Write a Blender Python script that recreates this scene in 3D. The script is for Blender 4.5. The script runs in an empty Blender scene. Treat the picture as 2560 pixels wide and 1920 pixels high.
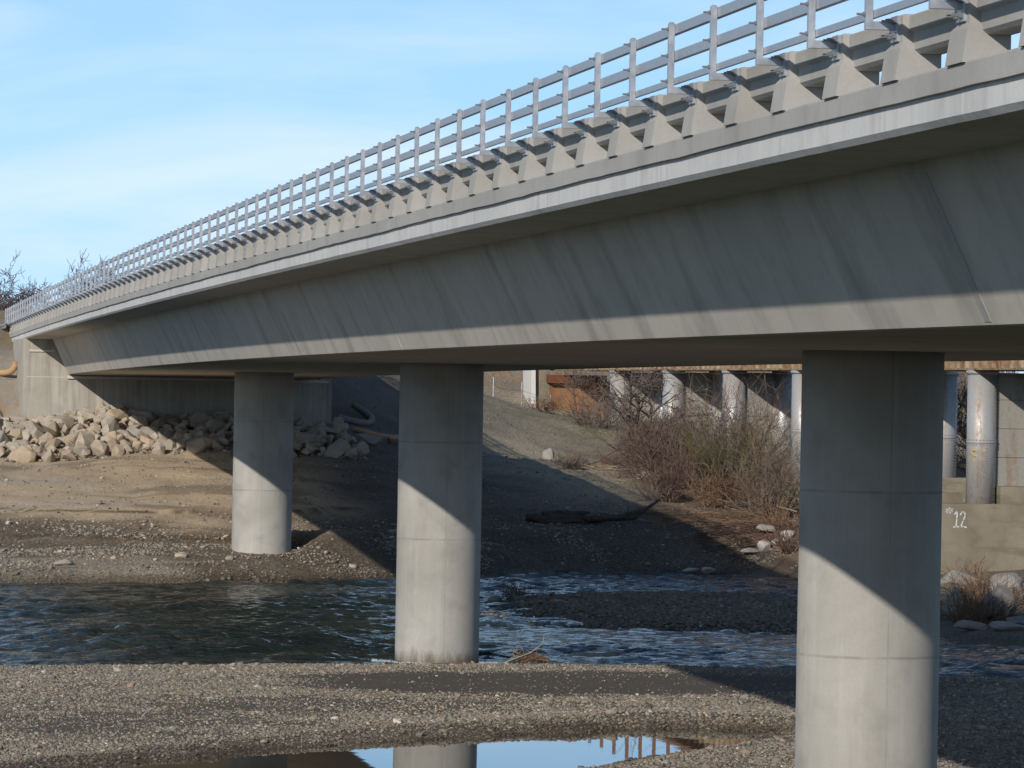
import bpy, bmesh, math, random
import numpy as np
from mathutils import Vector, Matrix, Euler

S = bpy.context.scene
COL = S.collection
R = math.radians
random.seed(7)
RNG = np.random.default_rng(11)

# ------------------------------------------------------------------ camera, sky, sun, exposure
YAW = math.atan(1500 / 9900)
CAMZ = 6.66
cam_d = bpy.data.cameras.new('camera')
cam_d.lens = 161.1
cam_d.sensor_width = 36
cam_d.clip_start = 0.5
cam_d.clip_end = 6000
cam = bpy.data.objects.new('camera', cam_d)
COL.objects.link(cam)
cam.matrix_world = (Matrix.Translation((0, 0, CAMZ)) @ Matrix.Rotation(-YAW, 4, 'Z')
                    @ Matrix.Rotation(R(90), 4, 'X') @ Matrix.Rotation(0.0183, 4, 'Z'))
S.camera = cam

SUN_AZ = R(36)       # sun stands behind the camera, this far to the left of the bridge line
SUN_EL = R(22.9)
sun_dir = Vector((-math.sin(SUN_AZ) * math.cos(SUN_EL), -math.cos(SUN_AZ) * math.cos(SUN_EL), math.sin(SUN_EL)))
sl = bpy.data.lights.new('sun', 'SUN')
sl.energy = 3.7
sl.angle = R(0.7)
sl.color = (1.0, 0.94, 0.86)
so = bpy.data.objects.new('sun', sl)
COL.objects.link(so)
so.rotation_euler = sun_dir.to_track_quat('Z', 'Y').to_euler()
so.location = sun_dir * 200

w = bpy.data.worlds.new('World')
S.world = w
w.use_nodes = True
wn, wl = w.node_tree.nodes, w.node_tree.links
wn.clear()
sky = wn.new('ShaderNodeTexSky')
sky.sky_type = 'NISHITA'
sky.sun_disc = False
sky.sun_elevation = SUN_EL
sky.sun_rotation = math.atan2(sun_dir.x, sun_dir.y)
sky.altitude = 60
sky.air_density = 1.0
sky.dust_density = 0.2
sky.ozone_density = 2.4
# clear air: the blue comes down close to the horizon
lift = wn.new('ShaderNodeVectorMath'); lift.operation = 'ADD'; lift.inputs[1].default_value = (0, 0, 0.22)
nrmv = wn.new('ShaderNodeVectorMath'); nrmv.operation = 'NORMALIZE'
# thin high cloud, thicker towards the horizon
tc = wn.new('ShaderNodeTexCoord')
mp = wn.new('ShaderNodeMapping')
mp.inputs['Scale'].default_value = (3.0, 3.0, 14.0)
mp.inputs['Rotation'].default_value = (0, R(12), R(20))
wl.new(tc.outputs['Generated'], mp.inputs['Vector'])
wl.new(tc.outputs['Generated'], lift.inputs[0]); wl.new(lift.outputs[0], nrmv.inputs[0]); wl.new(nrmv.outputs[0], sky.inputs['Vector'])
sepz = wn.new('ShaderNodeSeparateXYZ'); wl.new(tc.outputs['Generated'], sepz.inputs[0])
hzr = wn.new('ShaderNodeMapRange'); hzr.interpolation_type = 'SMOOTHSTEP'
for k_, v_ in (('From Min', -0.02), ('From Max', 0.30), ('To Min', 0.92), ('To Max', 0.0)): hzr.inputs[k_].default_value = v_
wl.new(sepz.outputs[2], hzr.inputs['Value'])
cadd = wn.new('ShaderNodeMath'); cadd.operation = 'ADD'; cadd.use_clamp = True
cn = wn.new('ShaderNodeTexNoise')
cn.inputs['Scale'].default_value = 2.2
cn.inputs['Detail'].default_value = 7
cn.inputs['Roughness'].default_value = 0.55
cn.inputs['Distortion'].default_value = 0.6
wl.new(mp.outputs[0], cn.inputs['Vector'])
cr = wn.new('ShaderNodeMapRange')
cr.inputs['From Min'].default_value = 0.40
cr.inputs['From Max'].default_value = 0.78
cr.inputs['To Max'].default_value = 0.95
wl.new(cn.outputs['Fac'], cr.inputs['Value'])
cmx = wn.new('ShaderNodeMixRGB')
cmx.inputs['Color2'].default_value = (4.0, 7.0, 10.0, 1)
wl.new(hzr.outputs[0], cmx.inputs['Fac'])
cloud = wn.new('ShaderNodeMixRGB'); cloud.inputs['Color2'].default_value = (7.6, 8.2, 8.9, 1)
cadd.operation = 'MULTIPLY'; wl.new(cr.outputs[0], cadd.inputs[0]); wl.new(hzr.outputs[0], cadd.inputs[1]); wl.new(cadd.outputs[0], cloud.inputs['Fac'])
wl.new(cmx.outputs[0], cloud.inputs['Color1'])
wl.new(sky.outputs[0], cmx.inputs['Color1'])
bg = wn.new('ShaderNodeBackground')
bg.inputs['Strength'].default_value = 0.12
wl.new(cloud.outputs[0], bg.inputs['Color'])
wo = wn.new('ShaderNodeOutputWorld')
wl.new(bg.outputs[0], wo.inputs['Surface'])

S.view_settings.view_transform = 'Standard'
S.view_settings.look = 'None'
S.view_settings.exposure = 0.0
S.view_settings.gamma = 1.0
S.render.film_transparent = False

# ------------------------------------------------------------------ helpers
def mesh_obj(name, V, F, mat=None, parent=None, smooth=False, M=None):
    me = bpy.data.meshes.new(name)
    me.from_pydata([tuple(v) for v in V], [], F)
    me.update()
    if smooth:
        me.polygons.foreach_set('use_smooth', [True] * len(me.polygons))
    if mat:
        me.materials.append(mat)
    return link(name, me, parent)

def link(name, me, parent=None):
    o = bpy.data.objects.new(name, me)
    COL.objects.link(o)
    if parent:
        par(o, parent)
    return o

def par(o, p):
    o.parent = p
    m = Matrix.LocRotScale(p.location, p.rotation_euler, p.scale)
    if p.parent:
        m = Matrix.LocRotScale(p.parent.location, p.parent.rotation_euler, p.parent.scale).inverted() @ m if False else m
    o.matrix_parent_inverse = m.inverted() if not p.parent else Matrix.Identity(4)

def empty(name, loc):
    o = bpy.data.objects.new(name, None)
    o.empty_display_size = 0.3
    o.location = loc
    COL.objects.link(o)
    return o

def tag(o, label=None, cat=None, group=None, kind=None):
    if label: o['label'] = label
    if cat: o['category'] = cat
    if group: o['group'] = group
    if kind: o['kind'] = kind
    return o

class MB:
    """collects boxes, tubes and polygons into one mesh"""
    def __init__(s): s.V = []; s.F = []
    def add(s, V, F):
        n = len(s.V)
        s.V += [tuple(v) for v in V]
        s.F += [tuple(i + n for i in f) for f in F]
    def box(s, x0, x1, y0, y1, z0, z1):
        s.add([(x0,y0,z0),(x1,y0,z0),(x1,y1,z0),(x0,y1,z0),(x0,y0,z1),(x1,y0,z1),(x1,y1,z1),(x0,y1,z1)],
              [(0,3,2,1),(4,5,6,7),(0,1,5,4),(1,2,6,5),(2,3,7,6),(3,0,4,7)])
    def hexa(s, b, t):
        s.add(list(b) + list(t), [(0,3,2,1),(4,5,6,7),(0,1,5,4),(1,2,6,5),(2,3,7,6),(3,0,4,7)])
    def tube(s, P, rad, n=6, caps=True):
        P = [Vector(p) for p in P]
        if not hasattr(rad, '__len__'): rad = [rad] * len(P)
        base = len(s.V); prev = None
        for i, p in enumerate(P):
            t = (P[min(i+1, len(P)-1)] - P[max(i-1, 0)])
            if t.length < 1e-9: t = Vector((0,0,1))
            t.normalize()
            if prev is None:
                a = t.orthogonal().normalized()
            else:
                a = (prev - t * prev.dot(t))
                a = a.normalized() if a.length > 1e-6 else t.orthogonal().normalized()
            prev = a
            b = t.cross(a)
            for k in range(n):
                g = 2 * math.pi * k / n
                q = p + (a * math.cos(g) + b * math.sin(g)) * rad[i]
                s.V.append((q.x, q.y, q.z))
        for i in range(len(P) - 1):
            for k in range(n):
                a0 = base + i*n + k; a1 = base + i*n + (k+1) % n
                s.F.append((a0, a1, a1 + n, a0 + n))
        if caps:
            s.F.append(tuple(base + k for k in reversed(range(n))))
            s.F.append(tuple(base + (len(P)-1)*n + k for k in range(n)))
    def lathe(s, prof, n=48, c=(0,0)):
        base = len(s.V)
        for r, z in prof:
            for k in range(n):
                g = 2*math.pi*k/n
                s.V.append((c[0] + r*math.cos(g), c[1] + r*math.sin(g), z))
        for i in range(len(prof)-1):
            for k in range(n):
                a0 = base+i*n+k; a1 = base+i*n+(k+1)%n
                s.F.append((a0, a1, a1+n, a0+n))
        s.F.append(tuple(base+k for k in reversed(range(n))))
        s.F.append(tuple(base+(len(prof)-1)*n+k for k in range(n)))
    def mesh(s, name, mat=None, smooth=False):
        me = bpy.data.meshes.new(name)
        me.from_pydata(s.V, [], s.F); me.update()
        if smooth: me.polygons.foreach_set('use_smooth', [True]*len(me.polygons))
        if mat: me.materials.append(mat)
        return me
    def build(s, name, mat=None, parent=None, smooth=False):
        return link(name, s.mesh(name, mat, smooth), parent)

def fix_normals(o):
    bm = bmesh.new(); bm.from_mesh(o.data)
    bmesh.ops.recalc_face_normals(bm, faces=bm.faces)
    bm.to_mesh(o.data); bm.free()

def sstep(a, b, x):
    t = np.clip((x - a) / (b - a), 0, 1)
    return t * t * (3 - 2 * t)

_tab = RNG.random((256, 256))
def vnoise(x, y):
    xi = np.floor(x).astype(int); yi = np.floor(y).astype(int)
    fx = x - xi; fy = y - yi
    fx = fx*fx*(3-2*fx); fy = fy*fy*(3-2*fy)
    g = lambda a, b: _tab[a & 255, b & 255]
    return (g(xi,yi)*(1-fx)*(1-fy) + g(xi+1,yi)*fx*(1-fy) + g(xi,yi+1)*(1-fx)*fy + g(xi+1,yi+1)*fx*fy)
def fbm(x, y, o=4):
    v = 0; a = 0.5
    for i in range(o):
        v = v + a * vnoise(x * 2**i + 17.3*i, y * 2**i - 9.1*i); a *= 0.5
    return v / (1 - 0.5**o)

# ------------------------------------------------------------------ materials
class NT:
    def __init__(s, name):
        s.m = bpy.data.materials.new(name); s.m.use_nodes = True
        s.n = s.m.node_tree.nodes; s.l = s.m.node_tree.links
        s.b = s.n['Principled BSDF']; s.out = s.n['Material Output']
    def new(s, t, **kw):
        n = s.n.new('ShaderNode' + t)
        for k, v in kw.items(): setattr(n, k, v)
        return n
    def set(s, n, **kw):
        for k, v in kw.items():
            i = n.inputs[k.replace('_', ' ')]
            if hasattr(v, 'is_output'): s.l.new(v, i)
            else: i.default_value = v
        return n
    def pos(s): return s.new('NewGeometry').outputs['Position']
    def objc(s): return s.new('TexCoord').outputs['Object']
    def mapping(s, v, scale, rot=(0,0,0)):
        m = s.new('Mapping'); s.l.new(v, m.inputs['Vector'])
        m.inputs['Scale'].default_value = scale; m.inputs['Rotation'].default_value = rot
        return m.outputs[0]
    def noise(s, v, scale, detail=5, rough=0.55, dist=0.0):
        n = s.new('TexNoise'); s.l.new(v, n.inputs['Vector'])
        n.inputs['Scale'].default_value = scale; n.inputs['Detail'].default_value = detail
        n.inputs['Roughness'].default_value = rough; n.inputs['Distortion'].default_value = dist
        return n.outputs['Fac']
    def rng(s, v, a, b, c=0.0, d=1.0):
        n = s.new('MapRange'); s.l.new(v, n.inputs['Value'])
        for k, x in (('From Min',a),('From Max',b),('To Min',c),('To Max',d)): n.inputs[k].default_value = x
        return n.outputs[0]
    def mix(s, fac, a, b, mode='MIX'):
        n = s.new('MixRGB', blend_type=mode)
        for k, x in (('Fac',fac),('Color1',a),('Color2',b)):
            if hasattr(x, 'is_output'): s.l.new(x, n.inputs[k])
            else: n.inputs[k].default_value = x if k == 'Fac' else (x if len(x) == 4 else (*x, 1))
        return n.outputs[0]
    def math(s, op, a, b=0.0):
        n = s.new('Math', operation=op)
        for k, x in enumerate((a, b)):
            if hasattr(x, 'is_output'): s.l.new(x, n.inputs[k])
            else: n.inputs[k].default_value = x
        return n.outputs[0]
    def ramp(s, v, stops):
        n = s.new('ValToRGB'); s.l.new(v, n.inputs[0])
        el = n.color_ramp.elements
        el[0].position, el[0].color = stops[0][0], (*stops[0][1], 1)
        el[1].position, el[1].color = stops[-1][0], (*stops[-1][1], 1)
        for p, c in stops[1:-1]:
            e = el.new(p); e.color = (*c, 1)
        return n.outputs[0]
    def bump(s, h, strength=0.3, dist=0.02):
        n = s.new('Bump'); s.l.new(h, n.inputs['Height'])
        n.inputs['Strength'].default_value = strength; n.inputs['Distance'].default_value = dist
        s.l.new(n.outputs[0], s.b.inputs['Normal'])
        return n
    def done(s, color, rough=0.9, spec=0.3, metal=0.0):
        for k, x in (('Base Color',color),('Roughness',rough),('Metallic',metal),('Specular IOR Level',spec)):
            if hasattr(x, 'is_output'): s.l.new(x, s.b.inputs[k])
            else: s.b.inputs[k].default_value = (*x, 1) if k == 'Base Color' and len(x) == 3 else x
        return s.m

def concrete(name, c0, c1, streak=0.35, streakc=(0.16,0.15,0.13), seams=None, pale=0.0, sx=5.0, sz=0.22):
    t = NT(name); p = t.pos()
    base = t.mix(t.rng(t.noise(p, 0.55, 7, 0.6, 0.4), 0.3, 0.72), c0, c1)
    fine = t.noise(p, 26, 4, 0.6)
    base = t.mix(t.rng(fine, 0.3, 0.75, 0.0, 0.16), base, tuple(x*0.6 for x in c0))
    st = t.noise(t.mapping(p, (sx, sx, sz)), 1.0, 5, 0.6)
    base = t.mix(t.rng(st, 0.52, 0.75, 0.0, streak), base, streakc)
    if pale:
        sp = t.noise(t.mapping(p, (7.0, 7.0, 0.35)), 1.3, 4, 0.6)
        base = t.mix(t.rng(sp, 0.5, 0.72, 0.0, pale), base, (0.68, 0.66, 0.62))
    blotch = t.noise(p, 1.6, 3, 0.5)
    base = t.mix(t.rng(blotch, 0.54, 0.72, 0.0, 0.3), base, tuple(x*0.62 for x in c0))
    h = fine
    if seams:
        sep = t.new('SeparateXYZ'); t.l.new(p, sep.inputs[0])
        m = None
        for z0 in seams:
            dz = t.math('ABSOLUTE', t.math('SUBTRACT', t.math('ADD', sep.outputs[2], t.math('MULTIPLY', t.noise(p, 3.0, 2), 0.02)), z0 + 0.01))
            k = t.rng(dz, 0.006, 0.028, 1.0, 0.0)
            m = k if m is None else t.math('MAXIMUM', m, k)
        dx = t.math('ABSOLUTE', t.math('SUBTRACT', sep.outputs[0], 14.73))
        m = t.math('MAXIMUM', m, t.rng(dx, 0.004, 0.018, 0.7, 0.0))
        stz = t.math('ADD', sep.outputs[2], t.math('MULTIPLY', t.math('SUBTRACT', t.noise(t.mapping(p, (2.5,2.5,0.8)), 1.6, 5, 0.65), 0.5), 0.9))
        base = t.mix(t.rng(stz, 0.02, 0.34, 0.85, 0.0), base, (0.13,0.105,0.07))
        brk = t.rng(t.noise(p, 2.2, 3), 0.38, 0.62, 0.08, 0.45)
        base = t.mix(t.math('MULTIPLY', m, brk), base, (0.13, 0.12, 0.10))
    t.bump(h, 0.25, 0.012)
    return t.done(base, 0.92, 0.2)

M = {}
M['girder'] = concrete('girder_concrete', (0.50,0.462,0.40), (0.60,0.555,0.48), 0.62, (0.21,0.19,0.16), sx=0.75, sz=0.14)
M['slab'] = concrete('deck_edge_concrete', (0.55,0.54,0.52), (0.66,0.65,0.62), 0.35, (0.24,0.22,0.2), pale=0.55)
M['barrier'] = concrete('barrier_concrete', (0.37,0.357,0.328), (0.45,0.435,0.405), 0.25, (0.27,0.25,0.2), sx=3.0)
M['column'] = concrete('column_concrete', (0.33,0.315,0.28), (0.47,0.45,0.41), 0.34, (0.24,0.22,0.185), seams=(2.95, 5.25), sx=1.1, pale=0.10)
M['abut'] = concrete('abutment_concrete', (0.36,0.33,0.28), (0.45,0.42,0.36), 0.7, (0.20,0.17,0.13), pale=0.3, sx=2.2)
M['pale'] = concrete('pale_grout', (0.55,0.52,0.47), (0.65,0.62,0.56), 0.2)
M['oldconc'] = concrete('old_concrete', (0.17,0.145,0.105), (0.31,0.27,0.20), 0.8, (0.12,0.10,0.07), pale=0.0, sx=0.5, sz=2.6)
M['whiteconc'] = concrete('whitewashed_concrete', (0.62,0.60,0.56), (0.72,0.70,0.66), 0.35, (0.4,0.33,0.25))
M['orangeconc'] = concrete('rust_stained_concrete', (0.24,0.105,0.045), (0.36,0.21,0.11), 0.75, (0.15,0.06,0.025), sx=1.0)

def galv():
    t = NT('galvanised_steel'); p = t.pos()
    n = t.noise(p, 9, 4, 0.6)
    c = t.mix(t.rng(n, 0.3, 0.7), (0.36,0.38,0.41), (0.50,0.52,0.55))
    c = t.mix(t.rng(t.noise(p, 45, 3), 0.55, 0.75, 0, 0.35), c, (0.30,0.31,0.33))
    return t.done(c, t.rng(n, 0.3, 0.7, 0.38, 0.55), 0.5, 0.55)
M['galv'] = galv()
def bolt():
    t = NT('zinc_bolt'); return t.done((0.26,0.27,0.29), 0.5, 0.5, 0.4)
M['bolt'] = bolt()
def rusty(name, paint, rust, lo, hi, sx=3.0, sz=0.4, rough=0.6, metal=0.1):
    t = NT(name); p = t.pos()
    st = t.noise(t.mapping(p, (sx, sx, sz)), 1.0, 6, 0.65)
    f = t.noise(p, 6, 5, 0.65)
    k = t.rng(t.math('ADD', t.math('MULTIPLY', st, 0.65), t.math('MULTIPLY', f, 0.35)), lo, hi)
    c = t.mix(k, paint, rust)
    c = t.mix(t.rng(t.noise(p, 25, 3), 0.5, 0.8, 0, 0.4), c, tuple(x*0.5 for x in rust))
    t.bump(f, 0.2, 0.01)
    return t.done(c, t.rng(k, 0, 1, rough-0.15, 0.9), 0.4, metal)
M['silver'] = rusty('aluminium_painted_steel', (0.44,0.44,0.43), (0.34,0.20,0.10), 0.50, 0.70, rough=0.55, metal=0.25)
M['plate'] = rusty('riveted_plate', (0.29,0.275,0.24), (0.22,0.14,0.075), 0.5, 0.72, rough=0.75)
M['rustgirder'] = rusty('rusty_girder_paint', (0.42,0.345,0.225), (0.21,0.095,0.04), 0.42, 0.62, sx=2.0, sz=0.6, rough=0.8)
M['rust'] = rusty('dark_rust', (0.20,0.075,0.035), (0.12,0.045,0.02), 0.3, 0.7, rough=0.9)
def simple(name, c0, c1, scale=8, rough=0.9, bumpv=0.3, obj=False):
    t = NT(name); p = t.objc() if obj else t.pos()
    n = t.noise(p, scale, 5, 0.6)
    t.bump(n, bumpv, 0.02)
    return t.done(t.mix(t.rng(n, 0.3, 0.7), c0, c1), rough, 0.2)
M['asphalt'] = simple('asphalt', (0.04,0.04,0.042), (0.06,0.06,0.06), 20)
M['white_paint'] = simple('white_paint', (0.5,0.5,0.47), (0.74,0.74,0.70), 14)
M['straw'] = simple('straw_netting', (0.36,0.22,0.11), (0.48,0.31,0.17), 14)
M['pipe'] = simple('weathered_pipe', (0.20,0.18,0.155), (0.28,0.255,0.22), 9)
M['timber'] = simple('weathered_timber', (0.20,0.10,0.06), (0.28,0.16,0.10), 9)
M['bark'] = simple('grey_brown_bark', (0.10,0.075,0.06), (0.19,0.15,0.125), 7)
M['paletwig'] = simple('pale_dead_wood', (0.26,0.20,0.14), (0.40,0.32,0.23), 7)
M['redtwig'] = simple('reddish_twigs', (0.065,0.038,0.031), (0.145,0.083,0.063), 3)
M['greytwig'] = simple('grey_twigs', (0.115,0.088,0.072), (0.20,0.155,0.12), 3)
M['greentwig'] = simple('olive_green_twigs', (0.07,0.066,0.028), (0.135,0.12,0.05), 3)
M['straws'] = simple('dry_straw_debris', (0.135,0.085,0.054), (0.245,0.16,0.10), 3)
M['darklog'] = simple('charred_wet_log', (0.045,0.036,0.030), (0.10,0.078,0.062), 6, bumpv=0.7)
M['farbark'] = simple('far_bark', (0.085,0.066,0.062), (0.13,0.105,0.10), 1)

def rock_mat(name, ca, cb, cc):
    t = NT(name); o = t.new('ObjectInfo').outputs['Random']
    p = t.objc()
    n = t.noise(p, 2.2, 6, 0.6)
    c = t.ramp(o, [(0.0, ca), (0.5, cb), (1.0, cc)])
    c = t.mix(t.rng(n, 0.35, 0.7, 0, 0.55), c, (0.30,0.24,0.17))
    c = t.mix(t.rng(t.noise(p, 9, 4), 0.5, 0.75, 0, 0.35), c, (0.17,0.145,0.12))
    t.bump(t.noise(p, 7, 6, 0.65), 0.5, 0.04)
    return t.done(c, 0.95, 0.15)
M['riprap'] = rock_mat('riprap_stone', (0.48,0.37,0.255), (0.39,0.345,0.295), (0.53,0.46,0.36))
M['greyrock'] = rock_mat('grey_boulder', (0.22,0.205,0.18), (0.33,0.31,0.28), (0.25,0.235,0.205))
M['whiterock'] = rock_mat('white_boulder', (0.52,0.48,0.42), (0.46,0.43,0.39), (0.55,0.52,0.47))

def pebble_mat():
    t = NT('river_pebbles'); o = t.new('ObjectInfo').outputs['Random']
    c = t.ramp(o, [(0.0,(0.12,0.115,0.11)),(0.25,(0.22,0.205,0.18)),(0.45,(0.30,0.275,0.235)),(0.6,(0.30,0.255,0.195)),
                   (0.75,(0.24,0.235,0.235)),(0.88,(0.46,0.43,0.38)),(0.95,(0.29,0.19,0.12)),(1.0,(0.66,0.63,0.58))])
    c = t.mix(1.0, c, (0.95,0.90,0.82), 'MULTIPLY')
    a = t.new('Attribute', attribute_name='wet', attribute_type='INSTANCER')
    c = t.mix(a.outputs['Fac'], c, (0.36,0.33,0.30), 'MULTIPLY')
    return t.done(c, 0.8, 0.3)
M['pebble'] = pebble_mat()

def ground_mat():
    t = NT('river_ground'); p = t.pos()
    a = t.new('Attribute', attribute_name='tint')
    c = a.outputs['Color']
    n1 = t.noise(p, 0.7, 6, 0.6); n2 = t.noise(p, 9, 6, 0.7); n3 = t.noise(p, 38, 4, 0.65)
    c = t.mix(t.rng(n1, 0.3, 0.7, 0.0, 0.5), c, t.mix(1.0, c, (0.78,0.76,0.73), 'MULTIPLY'))
    c = t.mix(t.rng(n2, 0.35, 0.7, 0.0, 0.75), c, t.mix(1.0, c, (0.68,0.66,0.63), 'MULTIPLY'))
    v = t.new('TexVoronoi'); t.l.new(t.mapping(p, (1,1,1)), v.inputs['Vector']); v.inputs['Scale'].default_value = 16
    gv = t.new('Attribute', attribute_name='gravel').outputs['Fac']
    hue = t.ramp(t.math('FRACT', t.math('MULTIPLY', t.noise(v.outputs['Color'], 3.0, 0), 7.0)), [(0,(0.5,0.5,0.52)),(0.5,(1.0,0.95,0.88)),(0.8,(1.25,1.1,0.9)),(1,(1.6,1.55,1.45))])
    c = t.mix(t.math('MULTIPLY', gv, 0.8), c, t.mix(1.0, c, hue, 'MULTIPLY'))
    h = t.math('ADD', t.math('MULTIPLY', n2, 1.0), t.math('MULTIPLY', n3, 0.5))
    t.bump(h, 0.8, 0.07)
    wet = t.new('Attribute', attribute_name='wetness').outputs['Fac']
    return t.done(c, t.rng(wet, 0, 1, 0.95, 0.45), 0.3)
M['ground'] = ground_mat()

def water_mat(name, calm=False):
    t = NT(name); p = t.pos()
    b = t.b
    if calm:
        h = t.noise(t.mapping(p, (1.0,1.0,1.0)), 2.0, 2, 0.4)
        t.bump(h, 0.02, 0.02)
        t.done((0.05,0.042,0.032), 0.012, 0.5)
    else:
        a = t.noise(t.mapping(p, (0.9,1.6,1.0), (0,0,R(12))), 1.1, 4, 0.55, 0.6)
        c = t.noise(t.mapping(p, (1.0,2.0,1.0), (0,0,R(-8))), 4.2, 4, 0.6, 0.3)
        h = t.math('ADD', t.math('MULTIPLY', a, 1.0), t.math('MULTIPLY', c, 0.35))
        t.bump(h, 0.8, 0.30)
        turb = t.noise(p, 0.25, 3, 0.5)
        col = t.mix(t.rng(turb, 0.35, 0.65), (0.014,0.024,0.024), (0.034,0.042,0.036))
        t.done(col, 0.06, 0.5)
    b.inputs['IOR'].default_value = 1.33
    return t.m
M['river'] = water_mat('river_water')
M['pool'] = water_mat('pool_water', True)
def foam_mat():
    t = NT('foam'); return t.done((0.42,0.44,0.45), 0.6, 0.3)
M['foam'] = foam_mat()

# ------------------------------------------------------------------ terrain
near_edge = [(-80,98),(-30,103),(4.2,104.9),(9.6,105.6),(13.3,105.7),(15.7,106.3),(19,105.8),(22.5,104.8),(25.6,102.6),(27.2,101.2),(45,92),(120,70)]
far_edge = [(120,96),(60,106),(45,112),(34,116.3),(31.6,117.5),(30.2,119.35),(31.2,130),(32.8,142),(34.0,153),(33.8,157.7),(32.8,161.0),(29.6,161.8),(26,159.6),(22.8,156.4),(19.5,153.4),(16,150.9),(12.5,149.3),(5.9,147.5),(-30,143),(-80,136)]
RIVER = np.array(near_edge + far_edge)
ISLAND = np.array([(20.3,136.5),(21.48,139.5),(22.48,141.2),(26.78,143.6),(30.6,143.0),(31.0,139),(29.5,130),(26.7,123.4),(23.8,122.7),(21.87,123.6),(21.2,126),(21.0,130.46),(20.3,134.5)])
POOL = np.array([(4.0,76.5),(6.2,79.3),(8.0,81.2),(9.93,83.0),(10.61,83.7),(12.34,84.8),(13.81,85.9),(15.0,86.6),(16.2,87.4),(18.3,87.0),(17.6,85.0),(15.42,82.1),(13.86,80.0),(12.6,77.8),(10,75.5),(6,74.5)])

def sdist(poly, x, y):
    """signed distance, negative inside"""
    d = np.full(x.shape, 1e9); ins = np.zeros(x.shape, bool); n = len(poly)
    for i in range(n):
        ax, ay = poly[i]; bx, by = poly[(i+1) % n]
        ex, ey = bx-ax, by-ay
        t = np.clip(((x-ax)*ex + (y-ay)*ey) / (ex*ex+ey*ey), 0, 1)
        d = np.minimum(d, np.hypot(x-ax-t*ex, y-ay-t*ey))
        c = (ay > y) != (by > y)
        with np.errstate(divide='ignore', invalid='ignore'):
            ins ^= c & (x < (bx-ax)*(y-ay)/(by-ay if by != ay else 1e-9) + ax)
    return np.where(ins, -d, d)

CP = np.array([
 (6.2,155.8,1.17),(6.52,164.9,2.67),(6.82,172.9,3.35),(11.12,172.3,3.43),(15.41,171.6,3.51),(10.62,164.3,2.58),(10.06,155.2,1.24),
 (14.6,152.3,0.80),(13.2,152.8,0.85),(16.2,152.8,0.85),(17.6,155.0,1.15),(19.0,174.1,3.78),(21.1,176.8,3.76),(22.68,188.7,5.2),(25.05,198.5,6.36),(23.6,186.6,4.3),
 (32.0,219.7,5.28),(37.0,232.1,5.26),(33.7,202.2,4.43),(27.75,190,3.33),(30.3,187.6,3.61),(26.3,168,1.86),(30.2,165.3,1.7),
 (23.45,161.3,0.87),(36,180.6,2.72),(35.6,166.5,1.6),(37.4,144,0.65),(34.9,134.3,0.36),(32.3,183.2,3.35),(32.3,169,2.08),
 (18.8,164,2.04),(21.5,164.6,2.06),
 (-60,150,0.9),(-60,170,3.8),(-60,186,5.5),(2,183,4.9),(6.5,183,4.9),(6.5,189.5,7.5),(2,189.5,7.5),(-20,189.5,7.4),(-20,183,5.0),(-20,164,2.8),(-20,150,0.8),
 (6,195,8.15),(-20,196,8.2),(14,197,8.1),(20.5,196,7.7),(14.7,181.5,4.5),(8,181,4.6),(20,181,4.4),(14,190,6.5),(27,212,7.2),(25,230,8.0),
 (14,240,8.2),(-10,240,8.2),(-60,240,8.2),(30,243,8.2),(34,240,7.2),(35.5,249,9.6),(33,250,9.2),(38,252,8.9),(45,252,8.8),
 (50,150,1.5),(60,180,3.0),(60,230,5.0),(120,200,4.0),(45,190,3.4),(44,215,4.8),(41,233,5.2),(120,150,2.5),(120,260,7),
 (40,125,0.6),(50,118,0.5),(38,165,1.9),(38,155,1.3),(45,140,1.1),
 (0,0,4.9),(-60,0,4.9),(60,0,4.3),(0,40,2.6),(60,40,1.8),(-60,40,2.9),(0,66,0.45),(14,66,0.4),(30,66,0.35),(-60,66,0.8),(60,66,0.6),
 (10,80,0.16),(20,95,0.22),(5,95,0.24),(30,90,0.24),(-60,90,0.3),(18,80,0.25),(22,86,0.25),(13,93,0.2)], float)
def _tps_k(r2): return np.where(r2 > 0, 0.5*r2*np.log(r2+1e-12), 0)
_n = len(CP)
_A = np.zeros((_n+3, _n+3))
_A[:_n,:_n] = _tps_k((CP[:,None,0]-CP[None,:,0])**2 + (CP[:,None,1]-CP[None,:,1])**2) + np.eye(_n)*4.0
_A[:_n,_n] = 1; _A[:_n,_n+1] = CP[:,0]; _A[:_n,_n+2] = CP[:,1]; _A[_n:,:_n] = _A[:_n,_n:].T
_W = np.linalg.solve(_A, np.concatenate([CP[:,2], np.zeros(3)]))

def land(x, y):
    xs = np.clip(x, -60, 120).ravel(); ys = np.clip(y, -10, 256).ravel()
    out = np.empty(xs.shape)
    for i in range(0, len(xs), 20000):
        a = xs[i:i+20000]; b = ys[i:i+20000]
        k = _tps_k((a[:,None]-CP[None,:,0])**2 + (b[:,None]-CP[None,:,1])**2)
        out[i:i+20000] = k @ _W[:_n] + _W[_n] + _W[_n+1]*a + _W[_n+2]*b
    return out.reshape(x.shape)

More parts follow.
